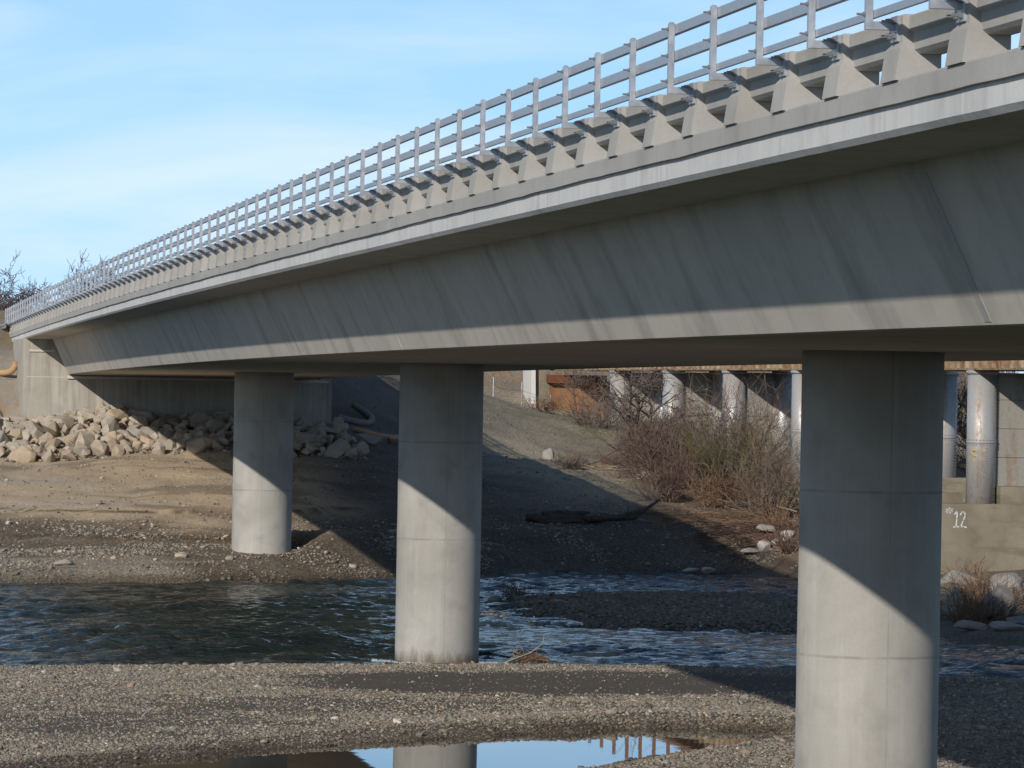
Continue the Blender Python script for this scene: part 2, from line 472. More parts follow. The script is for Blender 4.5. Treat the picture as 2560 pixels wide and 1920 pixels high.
def height(x, y):
    x = np.asarray(x, float); y = np.asarray(y, float)
    z = land(x, y)
    rough = fbm(x*0.35+3, y*0.35, 4) - 0.5
    fine = fbm(x*1.7, y*1.7+5, 3) - 0.5
    far = sstep(150, 158, y)
    z = z + rough * (0.07 + 0.32*far) + fine * (0.03 + 0.12*far)
    # little scarps cut into the far bank by falling water
    for lev, amp in ((0.45, 0.12), (1.12, 0.20), (1.95, 0.17)):
        z = z + amp * (sstep(lev-0.02, lev+0.02, z + 0.25*(fbm(x*0.22+lev*9, y*0.3, 3)-0.5)) - 0.5) * far * sstep(32, 24, x) * sstep(0.38, 0.5, fbm(x*0.16+lev*31, y*0.05, 2))
    # gravel mound beside the far column
    z = z + 0.7*np.exp(-(((x-17.9)/1.3)**2 + ((y-154.6)/1.6)**2)) * (1+0.3*fine)
    d = sdist(RIVER, x, y) + 0.5*(fbm(x*0.6, y*0.6, 3)-0.5)
    di = sdist(ISLAND, x, y) + 1.0*(fbm(x*0.5+9, y*0.5, 3)-0.5)
    zl = np.minimum(np.maximum(z, 0.04), 0.03 + np.maximum(d, 0)*0.55)
    zr = np.maximum(-0.7, d*0.22)
    zr = np.maximum(zr, np.where(di < 0, np.minimum(0.17, 0.01 - di*0.16) + 0.05*fine, np.maximum(-0.7, 0.02 - di*0.12)))
    z = np.where(d > 0, zl, zr)
    dp = sdist(POOL, x, y) - 0.35 + 0.9*(fbm(x*0.9+2, y*0.9, 4)-0.5)
    z = np.where(dp < 1.2, np.minimum(z, 0.0 + np.clip(dp, -0.6, 1.2)*0.2), z)
    return z

def axis(segs):
    out = []
    for a, b, st in segs:
        out += list(np.arange(a, b, st))
    return np.array(sorted(set(np.round(out, 4))))
gx = axis([(-3000,-400,500),(-400,-60,40),(-60,-8,4),(-8,0,1.0),(0,46,0.32),(46,70,1.5),(70,140,8),(140,500,50),(500,3001,500)])
gy = axis([(-3000,-400,500),(-400,-20,40),(-20,60,5),(60,74,1.0),(74,110,0.3),(110,146,0.7),(146,172,0.2),(172,196,0.4),(196,260,0.8),(260,330,8),(330,800,60),(800,4001,400)])
GX, GY = np.meshgrid(gx, gy)
GZ = height(GX, GY)
nx, ny = len(gx), len(gy)
V = np.stack([GX.ravel(), GY.ravel(), GZ.ravel()], 1)
ii = (np.arange(ny-1)[:,None]*nx + np.arange(nx-1)[None,:]).ravel()
quads = np.stack([ii, ii+1, ii+1+nx, ii+nx], 1)
gme = bpy.data.meshes.new('ground')
gme.vertices.add(len(V)); gme.vertices.foreach_set('co', V.ravel())
gme.loops.add(quads.size); gme.loops.foreach_set('vertex_index', quads.ravel().astype(np.int32))
gme.polygons.add(len(quads)); gme.polygons.foreach_set('loop_start', np.arange(0, quads.size, 4, dtype=np.int32))
gme.update(calc_edges=True)
gme.polygons.foreach_set('use_smooth', [True]*len(quads))
# soil colours
def soil(x, y, z):
    n = fbm(x*0.3, y*0.3, 4); n2 = fbm(x*1.1+4, y*1.1, 4); ns = fbm(x*0.12, y*0.55+7, 4)
    sh = x.shape
    def lay(c, col, k): return c*(1-k[...,None]) + np.array(col)*k[...,None]
    c = np.broadcast_to(np.array((0.195,0.174,0.143)), sh+(3,)).copy()
    gravel = np.ones(sh)
    far = sstep(146, 150, y)
    k = far*sstep(1.3, 1.9, z + 0.8*(n-0.5))*sstep(30, 22, x + 6*(n2-.5))
    c = lay(c, (0.62,0.50,0.35), k*0.95); gravel *= 1-0.75*k
    k2 = far*sstep(0.50, 0.62, ns)*sstep(26,20,x)
    c = lay(c, (0.52,0.47,0.40), k2*0.55)
    k3 = far*sstep(0.56, 0.64, fbm(x*0.2+30, y*0.7, 4))
    c = lay(c, (0.17,0.125,0.085), k3*0.5)
    for lev in (1.22, 2.05):  # undercut shade of the bank scarps, painted as dark broken lines
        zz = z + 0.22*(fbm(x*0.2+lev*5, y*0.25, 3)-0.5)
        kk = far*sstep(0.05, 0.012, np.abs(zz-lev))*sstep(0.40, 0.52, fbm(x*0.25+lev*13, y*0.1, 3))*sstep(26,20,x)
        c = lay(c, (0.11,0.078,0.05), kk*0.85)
    # silt sheets on the near bar
    near = sstep(74, 78, y)*sstep(106.5, 103, y)
    u = (x-16.5)/7.5; v = (y-98.0)/4.4
    s1 = near*sstep(0.35, -0.35, np.hypot(u, v) - 1 + 0.9*(fbm(x*0.35, y*0.5, 4)-0.5))*sstep(8.5, 12, x)
    s2 = near*sstep(0.5, -0.4, np.hypot((x-11.0)/4.0, (y-90.5)/2.2) - 1 + 2.0*(n2-0.5))
    s3 = near*sstep(0.6, -0.4, np.hypot((x-5.6)/2.8, (y-86.0)/2.6) - 1 + 2.2*(n2-0.5))
    silt = np.clip(np.maximum(s1, np.maximum(s2*0.5, s3*0.55)), 0, 1)
    c = lay(c, (0.135,0.115,0.092), silt*0.92); gravel *= 1-0.9*silt
    # wet margins
    dp = sdist(POOL, x, y); d = sdist(RIVER, x, y)
    wet = np.maximum(sstep(1.6, 0.2, dp + 1.2*(n2-0.5)), sstep(0.30, 0.05, z + 0.25*(n-0.5))*far)
    wet = np.clip(np.maximum(wet, sstep(0.6,-0.4,d)), 0, 1)
    c = lay(c, (0.10,0.078,0.055), wet*0.85)
    di = sdist(ISLAND, x, y)
    c = lay(c, (0.13,0.125,0.115), sstep(1.0,0.0,di))
    k = far*sstep(16.5, 20.5, x + 3*(n-.5))*sstep(33, 29, x)  # dark gravel under the bridge, painted darker still to deepen its shade
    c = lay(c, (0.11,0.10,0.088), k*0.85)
    # slope towards the old bridge
    k = far*sstep(24, 30, x + 5*(n-.5))*sstep(1.6, 2.6, z)
    c = lay(c, (0.45,0.405,0.31), k*0.85); 
    k = sstep(196, 206, y + 8*(n-.5))*sstep(25,29,x)*sstep(38,34,x)*sstep(232,222,y)
    c = lay(c, (0.20,0.205,0.085), k*(0.15+0.45*sstep(0.45,0.6,n2)))
    k = far*sstep(30.0, 33.5, x + 3*(n2-.5))*sstep(205,190,y)
    c = lay(c, (0.20,0.135,0.085), k*0.8); gravel *= 1-0.6*k
    # cut face left of the wing wall, dirt bluff by the old abutment
    k = sstep(4.8, 5.6, z)*sstep(9, 7.5, x)
    c = lay(c, (0.40,0.355,0.29), k*0.9); gravel *= 1-0.6*k
    c = lay(c, (0.46,0.25,0.085), k*sstep(0.52,0.62,fbm(x*0.9+50, z*0.6+3, 3))*sstep(7.3,6.5,z)*0.8)
    k = sstep(233, 238, y)*sstep(29,32,x)
    c = lay(c, (0.38,0.27,0.17), k*0.8); c = lay(c, (0.30,0.29,0.28), k*sstep(0.5,0.56,n2)*0.8)
    c = lay(c, (0.36,0.27,0.14), sstep(7.6,8.1,z)*sstep(10,8,x)*0.8)
    k = np.maximum(sstep(1.5, -4, x + 3*(n-.5))*sstep(0.10, 0.3, z), sstep(64, 52, y))  # unseen ground, coloured as dark scrub to cut bounce light under the deck
    c = lay(c, (0.085,0.085,0.045), k*0.92); gravel = gravel*(1-k)
    return c, gravel, wet
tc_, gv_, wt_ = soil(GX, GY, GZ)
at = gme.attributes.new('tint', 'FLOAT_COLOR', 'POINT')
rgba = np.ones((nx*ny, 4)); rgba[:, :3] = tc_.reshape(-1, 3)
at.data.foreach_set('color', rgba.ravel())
for nm, ar in (('gravel', gv_), ('wetness', wt_)):
    a = gme.attributes.new(nm, 'FLOAT', 'POINT'); a.data.foreach_set('value', ar.ravel())
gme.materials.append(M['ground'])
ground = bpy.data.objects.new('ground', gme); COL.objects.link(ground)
tag(ground, 'river bank of tan soil, gravel bars and silt under the bridge', 'ground', kind='structure')

_hzc = {}
def hz(x, y):
    k = (round(x*5), round(y*5))
    if k not in _hzc: _hzc[k] = float(height(np.array([k[0]/5]), np.array([k[1]/5]))[0])
    return _hzc[k]
hx_, hy_ = np.meshgrid(np.arange(26, 186), np.arange(860, 910))     # fill the cache under the riprap in one go
for a_, b_, c_ in zip(hx_.ravel(), hy_.ravel(), height(hx_.ravel()/5, hy_.ravel()/5)): _hzc[(int(a_), int(b_))] = float(c_)

# water sheets
def grid_sheet(name, x0, x1, y0, y1, nxx, nyy, mat, amp, z0):
    xs = np.concatenate([np.linspace(-80, x0-1.5, 30), np.linspace(x0, x1, nxx-60), np.linspace(x1+1.5, 110, 30)]); ys = np.linspace(y0, y1, nyy)
    X, Y = np.meshgrid(xs, ys)
    Z = z0 + amp*((fbm(X*0.45, Y*0.8, 2)-0.5)*0.8 + (fbm(X*0.9+Y*0.25+5, Y*1.7, 2)-0.5)*0.75 + (fbm(X*2.1+8, Y*3.4-X*0.5, 2)-0.5)*0.52)
    if amp: Z = Z*(0.55+0.9*sstep(0.35,0.65,fbm(X*0.11+3, Y*0.16, 3)))
    Vv = np.stack([X.ravel(), Y.ravel(), Z.ravel()], 1)
    k = (np.arange(nyy-1)[:,None]*nxx + np.arange(nxx-1)[None,:]).ravel()
    Q = np.stack([k, k+1, k+1+nxx, k+nxx], 1)
    return mesh_obj(name, Vv, [tuple(int(i) for i in q) for q in Q], mat, smooth=True)
river = grid_sheet('river', -6, 44, 94, 167, 390, 640, M['river'], 0.20, 0.0)
tag(river, 'rippled murky green and blue river flowing past the bridge columns', 'river', kind='structure')
pool = mesh_obj('pool', [(2,72,0),(19,72,0),(19,89.5,0),(2,89.5,0)], [(0,1,2,3)], M['pool'])
tag(pool, 'still puddle on the gravel bar mirroring the sky and a column', 'pool', kind='structure')

# ------------------------------------------------------------------ the new concrete bridge
def crest(y): return -2.7e-5*(y-45.0)**2
Y0, Y1, YA = -45.0, 196.0, 181.8
YS = list(np.arange(Y0, Y1, 3.0)) + [Y1]
def sweep(prof, ys, close=True, wob=None):
    Vv, F = [], []
    n = len(prof)
    for j, y in enumerate(ys):
        dz = crest(y)
        for i, (x, z) in enumerate(prof):
            ex = wob(i, y) if wob else 0
            Vv.append((x, y, CAMZ + z + dz + ex))
    for j in range(len(ys)-1):
        for i in range(n if close else n-1):
            a = j*n+i; b = j*n+(i+1) % n
            F.append((a, b, b+n, a+n))
    if close:
        F.append(tuple(range(n-1, -1, -1))); F.append(tuple((len(ys)-1)*n+i for i in range(n)))
    return Vv, F
bridge = empty('concrete_bridge', (14.65, 62.7, 0.3))
tag(bridge, 'new grey concrete box girder bridge on round columns with galvanised railing', 'bridge')
XN, XF = 8.07, 21.23           # near and far deck edges
MIR = lambda x: XN + XF - x
def swp(name, prof, mat, ys=YS, wob=None, parent=bridge):
    Vv, F = sweep(prof, ys, True, wob)
    o = mesh_obj(name, Vv, F, mat, parent)
    fix_normals(o)
    return o
ysg = [y for y in YS if y < YA] + [YA+0.3]
ysf = list(np.arange(Y0, Y1, 0.75)) + [Y1]
rs = random.Random(3)
wv = [rs.uniform(-1, 1) for _ in range(2000)]
def edge_wob(amp):
    return lambda i, y: amp*(0.6*math.sin(y*0.9+i) + wv[int(abs(y)*4+i*37) % 2000])
swp('box_girder', [(9.15,1.99),(9.19,1.85),(9.79,0.575),(9.84,0.56),(19.46,0.56),(19.51,0.575),(20.11,1.85),(20.15,1.99)], M['girder'], ysg)
swp('deck_slab', [(8.115,1.948),(8.07,1.995),(8.07,2.19),(8.07,2.24),(21.23,2.24),(21.23,1.995),(21.185,1.948)], M['slab'], ysf,
    lambda i, y: 0.002*wv[int(abs(y)*4+i*37) % 2000] if i in (0,1) else 0)
for yj in (37.6, 77.0, 122.5, 168.0):                       # form seams on the web
    mb = MB(); dz = CAMZ + crest(yj)
    q0, q1 = 0.60, 1.85; sw = 0.22 if yj < 70 else 0.12
    mb.hexa([(9.772,yj,q0+dz),(9.81,yj,q0+dz),(9.81,yj+sw,q0+dz),(9.772,yj+sw,q0+dz)],
            [(9.184,yj,q1+dz),(9.222,yj,q1+dz),(9.222,yj+sw,q1+dz),(9.184,yj+sw,q1+dz)])
    mb.build('web_seam', M['barrier'] if yj < 70 else M['girder'], bridge)
swp('road_surface', [(8.40,2.244),(20.9,2.244),(20.9,2.30),(8.40,2.30)], M['asphalt'])

# barrier: kerb and beam run through, pilasters stand between the windows
kerb_prof = [(8.025,2.182),(8.025,2.345),(8.04,2.36),(8.37,2.36),(8.37,2.182)]
beam_prof = [(8.145,2.585),(8.145,2.712),(8.112,2.732),(8.112,2.835),(8.127,2.85),(8.35,2.85),(8.365,2.835),(8.365,2.555),(8.18,2.555)]
bar_near = swp('barrier', kerb_prof, M['barrier'], ysf, lambda i, y: (0.004*math.sin(y*0.55)+0.005*wv[int(abs(y)*1.3) % 2000]) if i in (0,4) else 0)
def sub(name, prof, mat, parent, ys=YS):
    Vv, F = sweep(prof, ys)
    o = mesh_obj(name, Vv, F, mat); fix_normals(o)
    o.parent = parent
    return o
sub('top_beam', beam_prof, M['barrier'], bar_near)
bar_far = swp('barrier', [(MIR(x), z) for x, z in kerb_prof], M['barrier'])
sub('top_beam', [(MIR(x), z) for x, z in beam_prof], M['barrier'], bar_far)

PS = 2.047                                                     # pilaster and post spacing
P_first = 196.0 - PS*round((196.0-20.0)/PS)
PY = [P_first + i*PS for i in range(200) if P_first + i*PS <= 196.0]
def shift_y(y_target): return y_target
# one post falls at the post seen at station 50.4
off = (50.4 - PY[0]) % PS
PY = [y + off for y in PY if y + off < 195.9]
def pilaster_mesh(flip=False):
    mb = MB(); sg = -1 if flip else 1
    def h(b, t):
        bb = [(sg*x, y, z) for x, y, z in b]; tt = [(sg*x, y, z) for x, y, z in t]
        if flip: bb, tt = bb[::-1], tt[::-1]
        mb.hexa(bb, tt)
    w2 = 0.25
    # x measured from the deck edge, z from deck level datum
    u2 = 0.20; xi = 0.285
    def ring(x, hw, z): return [(x,-hw,z),(xi,-hw,z),(xi,hw,z),(x,hw,z)]
    h([(-0.072,-w2,2.352),(xi,-w2,2.335),(xi,w2,2.335),(-0.072,w2,2.352)], ring(-0.035, w2, 2.60))
    h(ring(-0.035, w2, 2.60), ring(-0.008, u2, 2.64))
    h(ring(-0.008, u2, 2.64), ring(-0.008, u2, 2.84))
    h(ring(-0.008, u2, 2.84), [(0.012,-u2+.02,2.858),(xi-.01,-u2+.02,2.858),(xi-.01,u2-.02,2.858),(0.012,u2-.02,2.858)])
    bm = bmesh.new(); me = mb.mesh('pilaster', M['barrier']); bm.from_mesh(me)
    bmesh.ops.remove_doubles(bm, verts=bm.verts, dist=1e-5)
    inner = [f for f in bm.faces if abs(f.normal.z) > 0.99 and 2.595 < f.calc_center_median().z < 2.845]
    bmesh.ops.delete(bm, geom=inner, context='FACES')
    bmesh.ops.recalc_face_normals(bm, faces=bm.faces)
    bm.to_mesh(me); bm.free()
    return me
pil_n, pil_f = pilaster_mesh(), pilaster_mesh(True)
for y in PY:
    o = link('pilaster', pil_n); o.location = (XN, y, CAMZ + crest(y)); o.parent = bar_near
    o = link('pilaster', pil_f); o.location = (XF, y, CAMZ + crest(y)); o.parent = bar_far

# railing
RT = 3.402
def rail_prof(zc, h=0.095, wd=0.068, x0=-0.195):
    x0 += XN
    return [(x0,zc-h/2),(x0+wd,zc-h/2),(x0+wd,zc+h/2),(x0,zc+h/2)]
RZ = [RT-0.053, RT-0.302, RT-0.54]
for i, zc in enumerate(RZ):
    swp('rail', rail_prof(zc, *((0.088, 0.055) if i < 2 else (0.058, 0.034))), M['galv'], YS)
    swp('rail', [(MIR(x), z) for x, z in rail_prof(zc, *((0.088, 0.055) if i < 2 else (0.058, 0.034)))], M['galv'], YS)
def post_meshes():
    pw = 0.03
    mb = MB(); x1 = -0.198; x0 = x1 - 0.056
    zb = RT-0.657
    mb.hexa([(x0,-pw,zb),(x1,-pw,zb+0.062),(x1,pw,zb+0.062),(x0,pw,zb)], [(x0,-pw,RT),(x1,-pw,RT),(x1,pw,RT),(x0,pw,RT)])
    mb.hexa([(x0,-pw,zb),(-0.03,-pw,zb),(-0.03,pw,zb),(x0,pw,zb)], [(x1,-pw,zb+0.062),(-0.03,-pw,zb+0.062),(-0.03,pw,zb+0.062),(x1,pw,zb+0.062)])
    mb.hexa([(x0+.004,-pw+.004,RT),(x1-.004,-pw+.004,RT),(x1-.004,pw-.004,RT),(x0+.004,pw-.004,RT)],
            [(x0+.012,-pw+.012,RT+.012),(x1-.012,-pw+.012,RT+.012),(x1-.012,pw-.012,RT+.012),(x0+.012,pw-.012,RT+.012)])
    post = mb.mesh('post', M['galv'])
    mb = MB(); mb.box(-0.03,-0.006,-0.11,0.11,2.655,2.85); plate = mb.mesh('mounting_plate', M['galv'])
    mb = MB(); mb.tube([(-0.11,0,0),(-0.02,0,0)], 0.012, 6); mb.tube([(-0.06,0,0),(-0.03,0,0)], 0.026, 6); abolt = mb.mesh('anchor_bolt', M['bolt'])
    mb = MB(); mb.tube([(-0.32,0,0),(-0.25,0,0)], 0.009, 6); mb.tube([(-0.272,0,0),(-0.2545,0,0)], 0.018, 6); rbolt = mb.mesh('rail_bolt', M['bolt'])
    for me in (post, plate, abolt, rbolt):
        bm = bmesh.new(); bm.from_mesh(me); bmesh.ops.recalc_face_normals(bm, faces=bm.faces); bm.to_mesh(me); bm.free()
    return post, plate, abolt, rbolt
pm, plm, abm, rbm = post_meshes()
def flipped(me, nm):
    m2 = me.copy(); m2.transform(Matrix.Scale(-1, 4, (1,0,0))); m2.flip_normals(); return m2
pmf, plmf = flipped(pm, 'p'), flipped(plm, 'q')
for y in PY:
    z = CAMZ + crest(y)
    p = link('post', pm, bridge); p.location = (XN, y, z)
    q = link('mounting_plate', plm); q.parent = p
    if y < 130:
        for dy in (-0.065, 0.065):
            for zz in (2.70, 2.815):
                q = link('anchor_bolt', abm); q.parent = p; q.location = (0, dy, zz)
        for zz in RZ:
            q = link('rail_bolt', rbm); q.parent = p; q.location = (0, 0, zz)
    p = link('post', pmf, bridge); p.location = (XF, y, z)
    q = link('mounting_plate', plmf); q.parent = p

# columns
def column(x, y, zt):
    mb = MB()
    prof = [(1.0, -1.5)] + [(1.0 + (0.004 if abs(z-2.97) < .03 or abs(z-5.27) < .03 else 0), z) for z in np.arange(0.0, zt, 0.5)] + [(1.0, zt)]
    mb.lathe(prof, 72, (x, y))
    o = mb.build('column', M['column'], bridge, smooth=True)
    return o
for x, y in ((14.65, 17.6), (14.68, 63.0), (14.70, 108.2), (14.84, 153.5)):
    column(x, y, CAMZ + 0.60 + crest(y))
# abutment
mb = MB()
za = CAMZ + crest(YA)
mb.box(7.99, 20.15, YA, YA+1.5, 2.0, za+0.55)
mb.box(7.99, 10.6, YA+0.002, YA+1.5, za+0.55, za+1.955)
ab = mb.build('abutment', M['abut'], bridge)
mb = MB(); mb.box(7.985, 8.45, YA+1.5, 191, 3.0, za+1.955); mb.build('wing_wall', M['abut'], bridge)
mb = MB(); mb.box(20.0, 20.45, YA+1.5, 190, 3.0, za+1.955); mb.build('wing_wall', M['abut'], bridge)
mb = MB(); mb.box(9.75, 20.16, YA-0.10, YA+0.2, za+0.40, za+0.50); mb.build('bearing_ledge', M['pale'], bridge)
mb = MB(); mb.box(8.25, 9.28, YA-0.06, YA+0.2, za+1.44, za+1.52); mb.build('bearing_ledge', M['pale'], bridge)
mb = MB(); mb.box(8.15, 9.70, YA-0.012, YA+0.1, za+0.435, za+0.46); mb.build('pour_joint', M['pale'], bridge)

# ------------------------------------------------------------------ old steel bridge
OX, OD = 38.0, 0.485
old = empty('old_steel_bridge', (39.0, 188.5, 2.0))
tag(old, 'old rusty girder bridge on paired silver steel cylinder piers behind the shrubs', 'bridge')
TOPZ = 7.36
mb = MB()
for gx0 in (37.75, 40.0):
    mb.box(gx0, gx0+0.06, 95, 236, 7.47, 8.75)
    mb.box(gx0-0.17, gx0+0.23, 95, 236, 7.40, 7.47)
    mb.box(gx0-0.17, gx0+0.23, 95, 236, 8.75, 8.82)
mb.build('girder', M['rustgirder'], old)
for k in range(int((236-120)/1.15)):
    y = 120.4 + k*1.15
    mb = MB(); mb.box(37.62, 37.748, y, y+0.09, 7.472, 8.748)
    mb.build('stiffener', M['rustgirder'], old)
mb = MB(); mb.box(37.3, 40.7, 95, 236, 8.822, 9.05); mb.build('deck', M['timber'], old)
k = 0
for y in np.arange(147.2-13.8, 236, 3.45):
    mb = MB(); mb.box(37.34, 37.48, y-0.08, y+0.08, 9.05, 10.7); mb.build('guard_post', M['timber'], old)
def pier(y, idx, wide=0.0):
    base = MB()
    base.box(36.95-wide, 41.3, y-0.75, y+0.9, -1.0, 3.0)
    base.box(38.52, 41.2, y-0.62, y+0.8, 3.0, 3.58)
    if wide: base.box(36.95-wide, 37.45, y+0.2, y+0.85, 3.0, 3.33)
    b = base.build('pier', M['oldconc'], old)
    for cxp in (OX, OX+2.15):
        mb = MB(); mb.lathe([(OD,3.0),(OD,TOPZ-0.08)], 48, (cxp, y))
        q = mb.build('steel_cylinder', M['silver'], smooth=True); q.parent = b
        q.matrix_parent_inverse = Matrix.Identity(4)
        for f in q.data.polygons: f.use_smooth = len(f.vertices) == 4
        rg = MB(); rg.lathe([(OD+0.014,4.99),(OD+0.014,5.06)], 48, (cxp, y)); rg.lathe([(OD+0.05,TOPZ-0.09),(OD+0.05,TOPZ+0.03)], 48, (cxp, y))
        q = rg.build('seam_ring', M['silver']); q.parent = b
        for f in q.data.polygons: f.use_smooth = len(f.vertices) == 4
        rv = MB()
        for g in np.linspace(math.pi*0.95, math.pi*2.05, 16):
            for zz in (4.95, 5.10):
                px, py = cxp + (OD+0.016)*math.cos(g), y + (OD+0.016)*math.sin(g)
                rv.box(px-.014, px+.014, py-.014, py+.014, zz-.014, zz+.014)
        for zz in np.arange(2.8, 7.2, 0.11):
            for g in (math.pi*1.72, math.pi*1.80):
                px, py = cxp + (OD+0.006)*math.cos(g), y + (OD+0.006)*math.sin(g)
                rv.box(px-.012, px+.012, py-.012, py+.012, zz-.012, zz+.012)
        q = rv.build('rivet_rows', M['bolt']); q.parent = b
    z = 3.59
    for hgt in (0.95, 0.95, 0.95, 0.9):
        mb = MB(); mb.box(OX+0.40, OX+1.75, y-0.05, y+0.05, z, z+hgt-0.02)
        q = mb.build('web_plate', M['plate']); q.parent = b
        z += hgt
    mb = MB(); mb.box(OX+0.40, OX+1.75, y-0.04, y+0.04, 3.5, z-0.05); q = mb.build('plate_backing', M['rust']); q.parent = b
    return b
pier_e = None
for i in range(6):
    y = 147.2 + 13.8*i
    b = pier(y, i, 1.0 if i == 0 else 0.15)
    if i == 0: pier_e = b
mb = MB(); mb.box(36.95, 41.3, 133.4-0.7, 133.4+0.9, -1, 2.6)

# painted "#12" on the pier base, brushed by hand
def strokes(name, lines, ox, oz, h, y, r, mat, parent):
    mb = MB()
    for ln in lines:
        pts = [(ox + a*h, y, oz + b*h) for a, b in ln]
        for (p0, p1) in zip(pts[:-1], pts[1:]):
            d = Vector(p1) - Vector(p0); nrm = Vector((-d.z, 0, d.x)).normalized() * r
            d = d.normalized()*r*0.5
            a0, a1 = Vector(p0) - d, Vector(p1) + d
            mb.add([a0-nrm, a1-nrm, a1+nrm, a0+nrm, a0-nrm+Vector((0,.008,0)), a1-nrm+Vector((0,.008,0)), a1+nrm+Vector((0,.008,0)), a0+nrm+Vector((0,.008,0))],
                   [(0,1,2,3),(4,7,6,5),(0,4,5,1),(1,5,6,2),(2,6,7,3),(3,7,4,0)])
    q = mb.build(name, mat); q.parent = parent; fix_normals(q)
ty = 147.2 - 0.75 - 0.006
strokes('painted_number', [
    [(0.02,0.80),(0.12,1.06)],[(0.16,0.78),(0.26,1.04)],[(-0.05,0.97),(0.30,1.0)],[(-0.07,0.85),(0.28,0.88)],
    [(0.40,0.72),(0.55,0.92),(0.53,0.5),(0.50,0.08)],[(0.36,0.06),(0.64,0.08)],
    [(0.72,0.70),(0.80,0.86),(0.95,0.84),(0.98,0.66),(0.88,0.40),(0.74,0.06)],[(0.74,0.06),(0.90,0.10),(1.06,0.03)]],
    36.70, 2.2, 0.62, ty, 0.020, M['white_paint'], pier_e)
# yellow gauge paint and tick marks on the cylinder beside it
t_ = NT('faded_yellow_paint'); M['yellow'] = t_.done((0.50,0.40,0.18), 0.8, 0.2)
gm = MB(); gt = MB()
for zz in np.arange(4.15, 4.9, 0.085):
    for g0, L_ in ((1.545, 0.06),):
        g = math.pi*g0; px, py = OX + (OD+0.004)*math.cos(g), 147.2 + (OD+0.004)*math.sin(g)
        gt.box(px-L_, px+L_*0.6, py-0.004, py+0.01, zz-.014, zz+.014)
for (a0, a1, z0, z1) in ((-0.40,-0.12,4.74,4.80),(-0.40,-0.34,4.62,4.80),(-0.38,-0.15,4.55,4.60),(-0.05,0.02,4.72,4.80),(-0.36,-0.30,4.40,4.55)):
    xa = OX + (a0+a1)/2; py = 147.2 - math.sqrt(max(OD**2 - ((a0+a1)/2)**2, 0.01))
    gm.box(OX+a0, OX+a1, py-0.012, py+0.05, z0, z1)
q = gt.build('gauge_marks', M['bolt']); q.parent = pier_e
q = gm.build('gauge_paint', M['yellow']); q.parent = pier_e
# old abutment
mb = MB()
mb.box(37.35, 41.6, 233.2, 236, 3.5, 6.75)
mb.build('abutment', M['orangeconc'], old)
mb = MB(); mb.box(37.15, 40.2, 232.7, 233.9, 6.76, 7.18); mb.build('bearing_beam', M['rust'], old)
mb = MB(); mb.hexa([(36.75,233.4,3.5),(37.345,233.4,3.5),(37.345,236,3.5),(36.75,236,3.5)], [(36.55,233.4,8.9),(37.345,233.4,8.9),(37.345,236,8.9),(36.55,236,8.9)])
mb.build('wing_wall', M['oldconc'], old)
mb = MB(); mb.hexa([(36.36,233.1,3.5),(36.62,233.1,3.5),(36.74,236,3.5),(36.4,236,3.5)], [(36.28,233.1,8.9),(36.5,233.1,8.9),(36.54,236,8.9),(36.3,236,8.9)])
mb.build('white_pilaster', M['whiteconc'], old)

# ------------------------------------------------------------------ rocks
def rock_mesh(name, mat, rnd, n=20, flat=(1,1,0.8), bev=0.05):
    bm = bmesh.new()
    for _ in range(n):
        v = Vector((rnd.gauss(0,1), rnd.gauss(0,1), rnd.gauss(0,1))).normalized() * rnd.uniform(0.82, 1.05)
        bm.verts.new((v.x*flat[0]*0.5, v.y*flat[1]*0.5, v.z*flat[2]*0.5))
    r = bmesh.ops.convex_hull(bm, input=bm.verts)
    bmesh.ops.delete(bm, geom=[g for g in r['geom_interior'] if isinstance(g, bmesh.types.BMVert)], context='VERTS')
    bmesh.ops.dissolve_limit(bm, angle_limit=R(22), verts=bm.verts, edges=bm.edges)
    bmesh.ops.bevel(bm, geom=list(bm.edges), offset=bev, segments=1, affect='EDGES', clamp_overlap=True)
    bmesh.ops.triangulate(bm, faces=bm.faces)
    bmesh.ops.recalc_face_normals(bm, faces=bm.faces)
    me = bpy.data.meshes.new(name); bm.to_mesh(me); bm.free()
    me.materials.append(mat)
    return me
rr = random.Random(5)
RIP = [rock_mesh('riprap_boulder', M['riprap'], rr, rr.choice((14,18,24)), (rr.uniform(.9,1.3), rr.uniform(.8,1.1), rr.uniform(.6,.9)), 0.025) for _ in range(14)]
def put(me, name, loc, size, rnd, tilt=0.5):
    o = link(name, me); o.location = loc
    o.scale = (size*rnd.uniform(.85,1.2), size*rnd.uniform(.85,1.15), size*rnd.uniform(.8,1.1))
    o.rotation_euler = (rnd.uniform(-tilt,tilt), rnd.uniform(-tilt,tilt), rnd.uniform(0,6.28))
    return o
placed = []
def rip_surface(x, y):           # heap leaning on the wall
    t = (y - 172.3)/(181.6 - 172.3)
    prof = 3.40 + 0.15*math.sin(x*1.3) + 1.75*max(0, min(1, t))**0.85*(0.94 + 0.10*math.sin(x*0.55+1.0))
    if x > 18.5: prof -= 0.45*(x-18.5)
    return max(prof, hz(x, y) + 0.02)
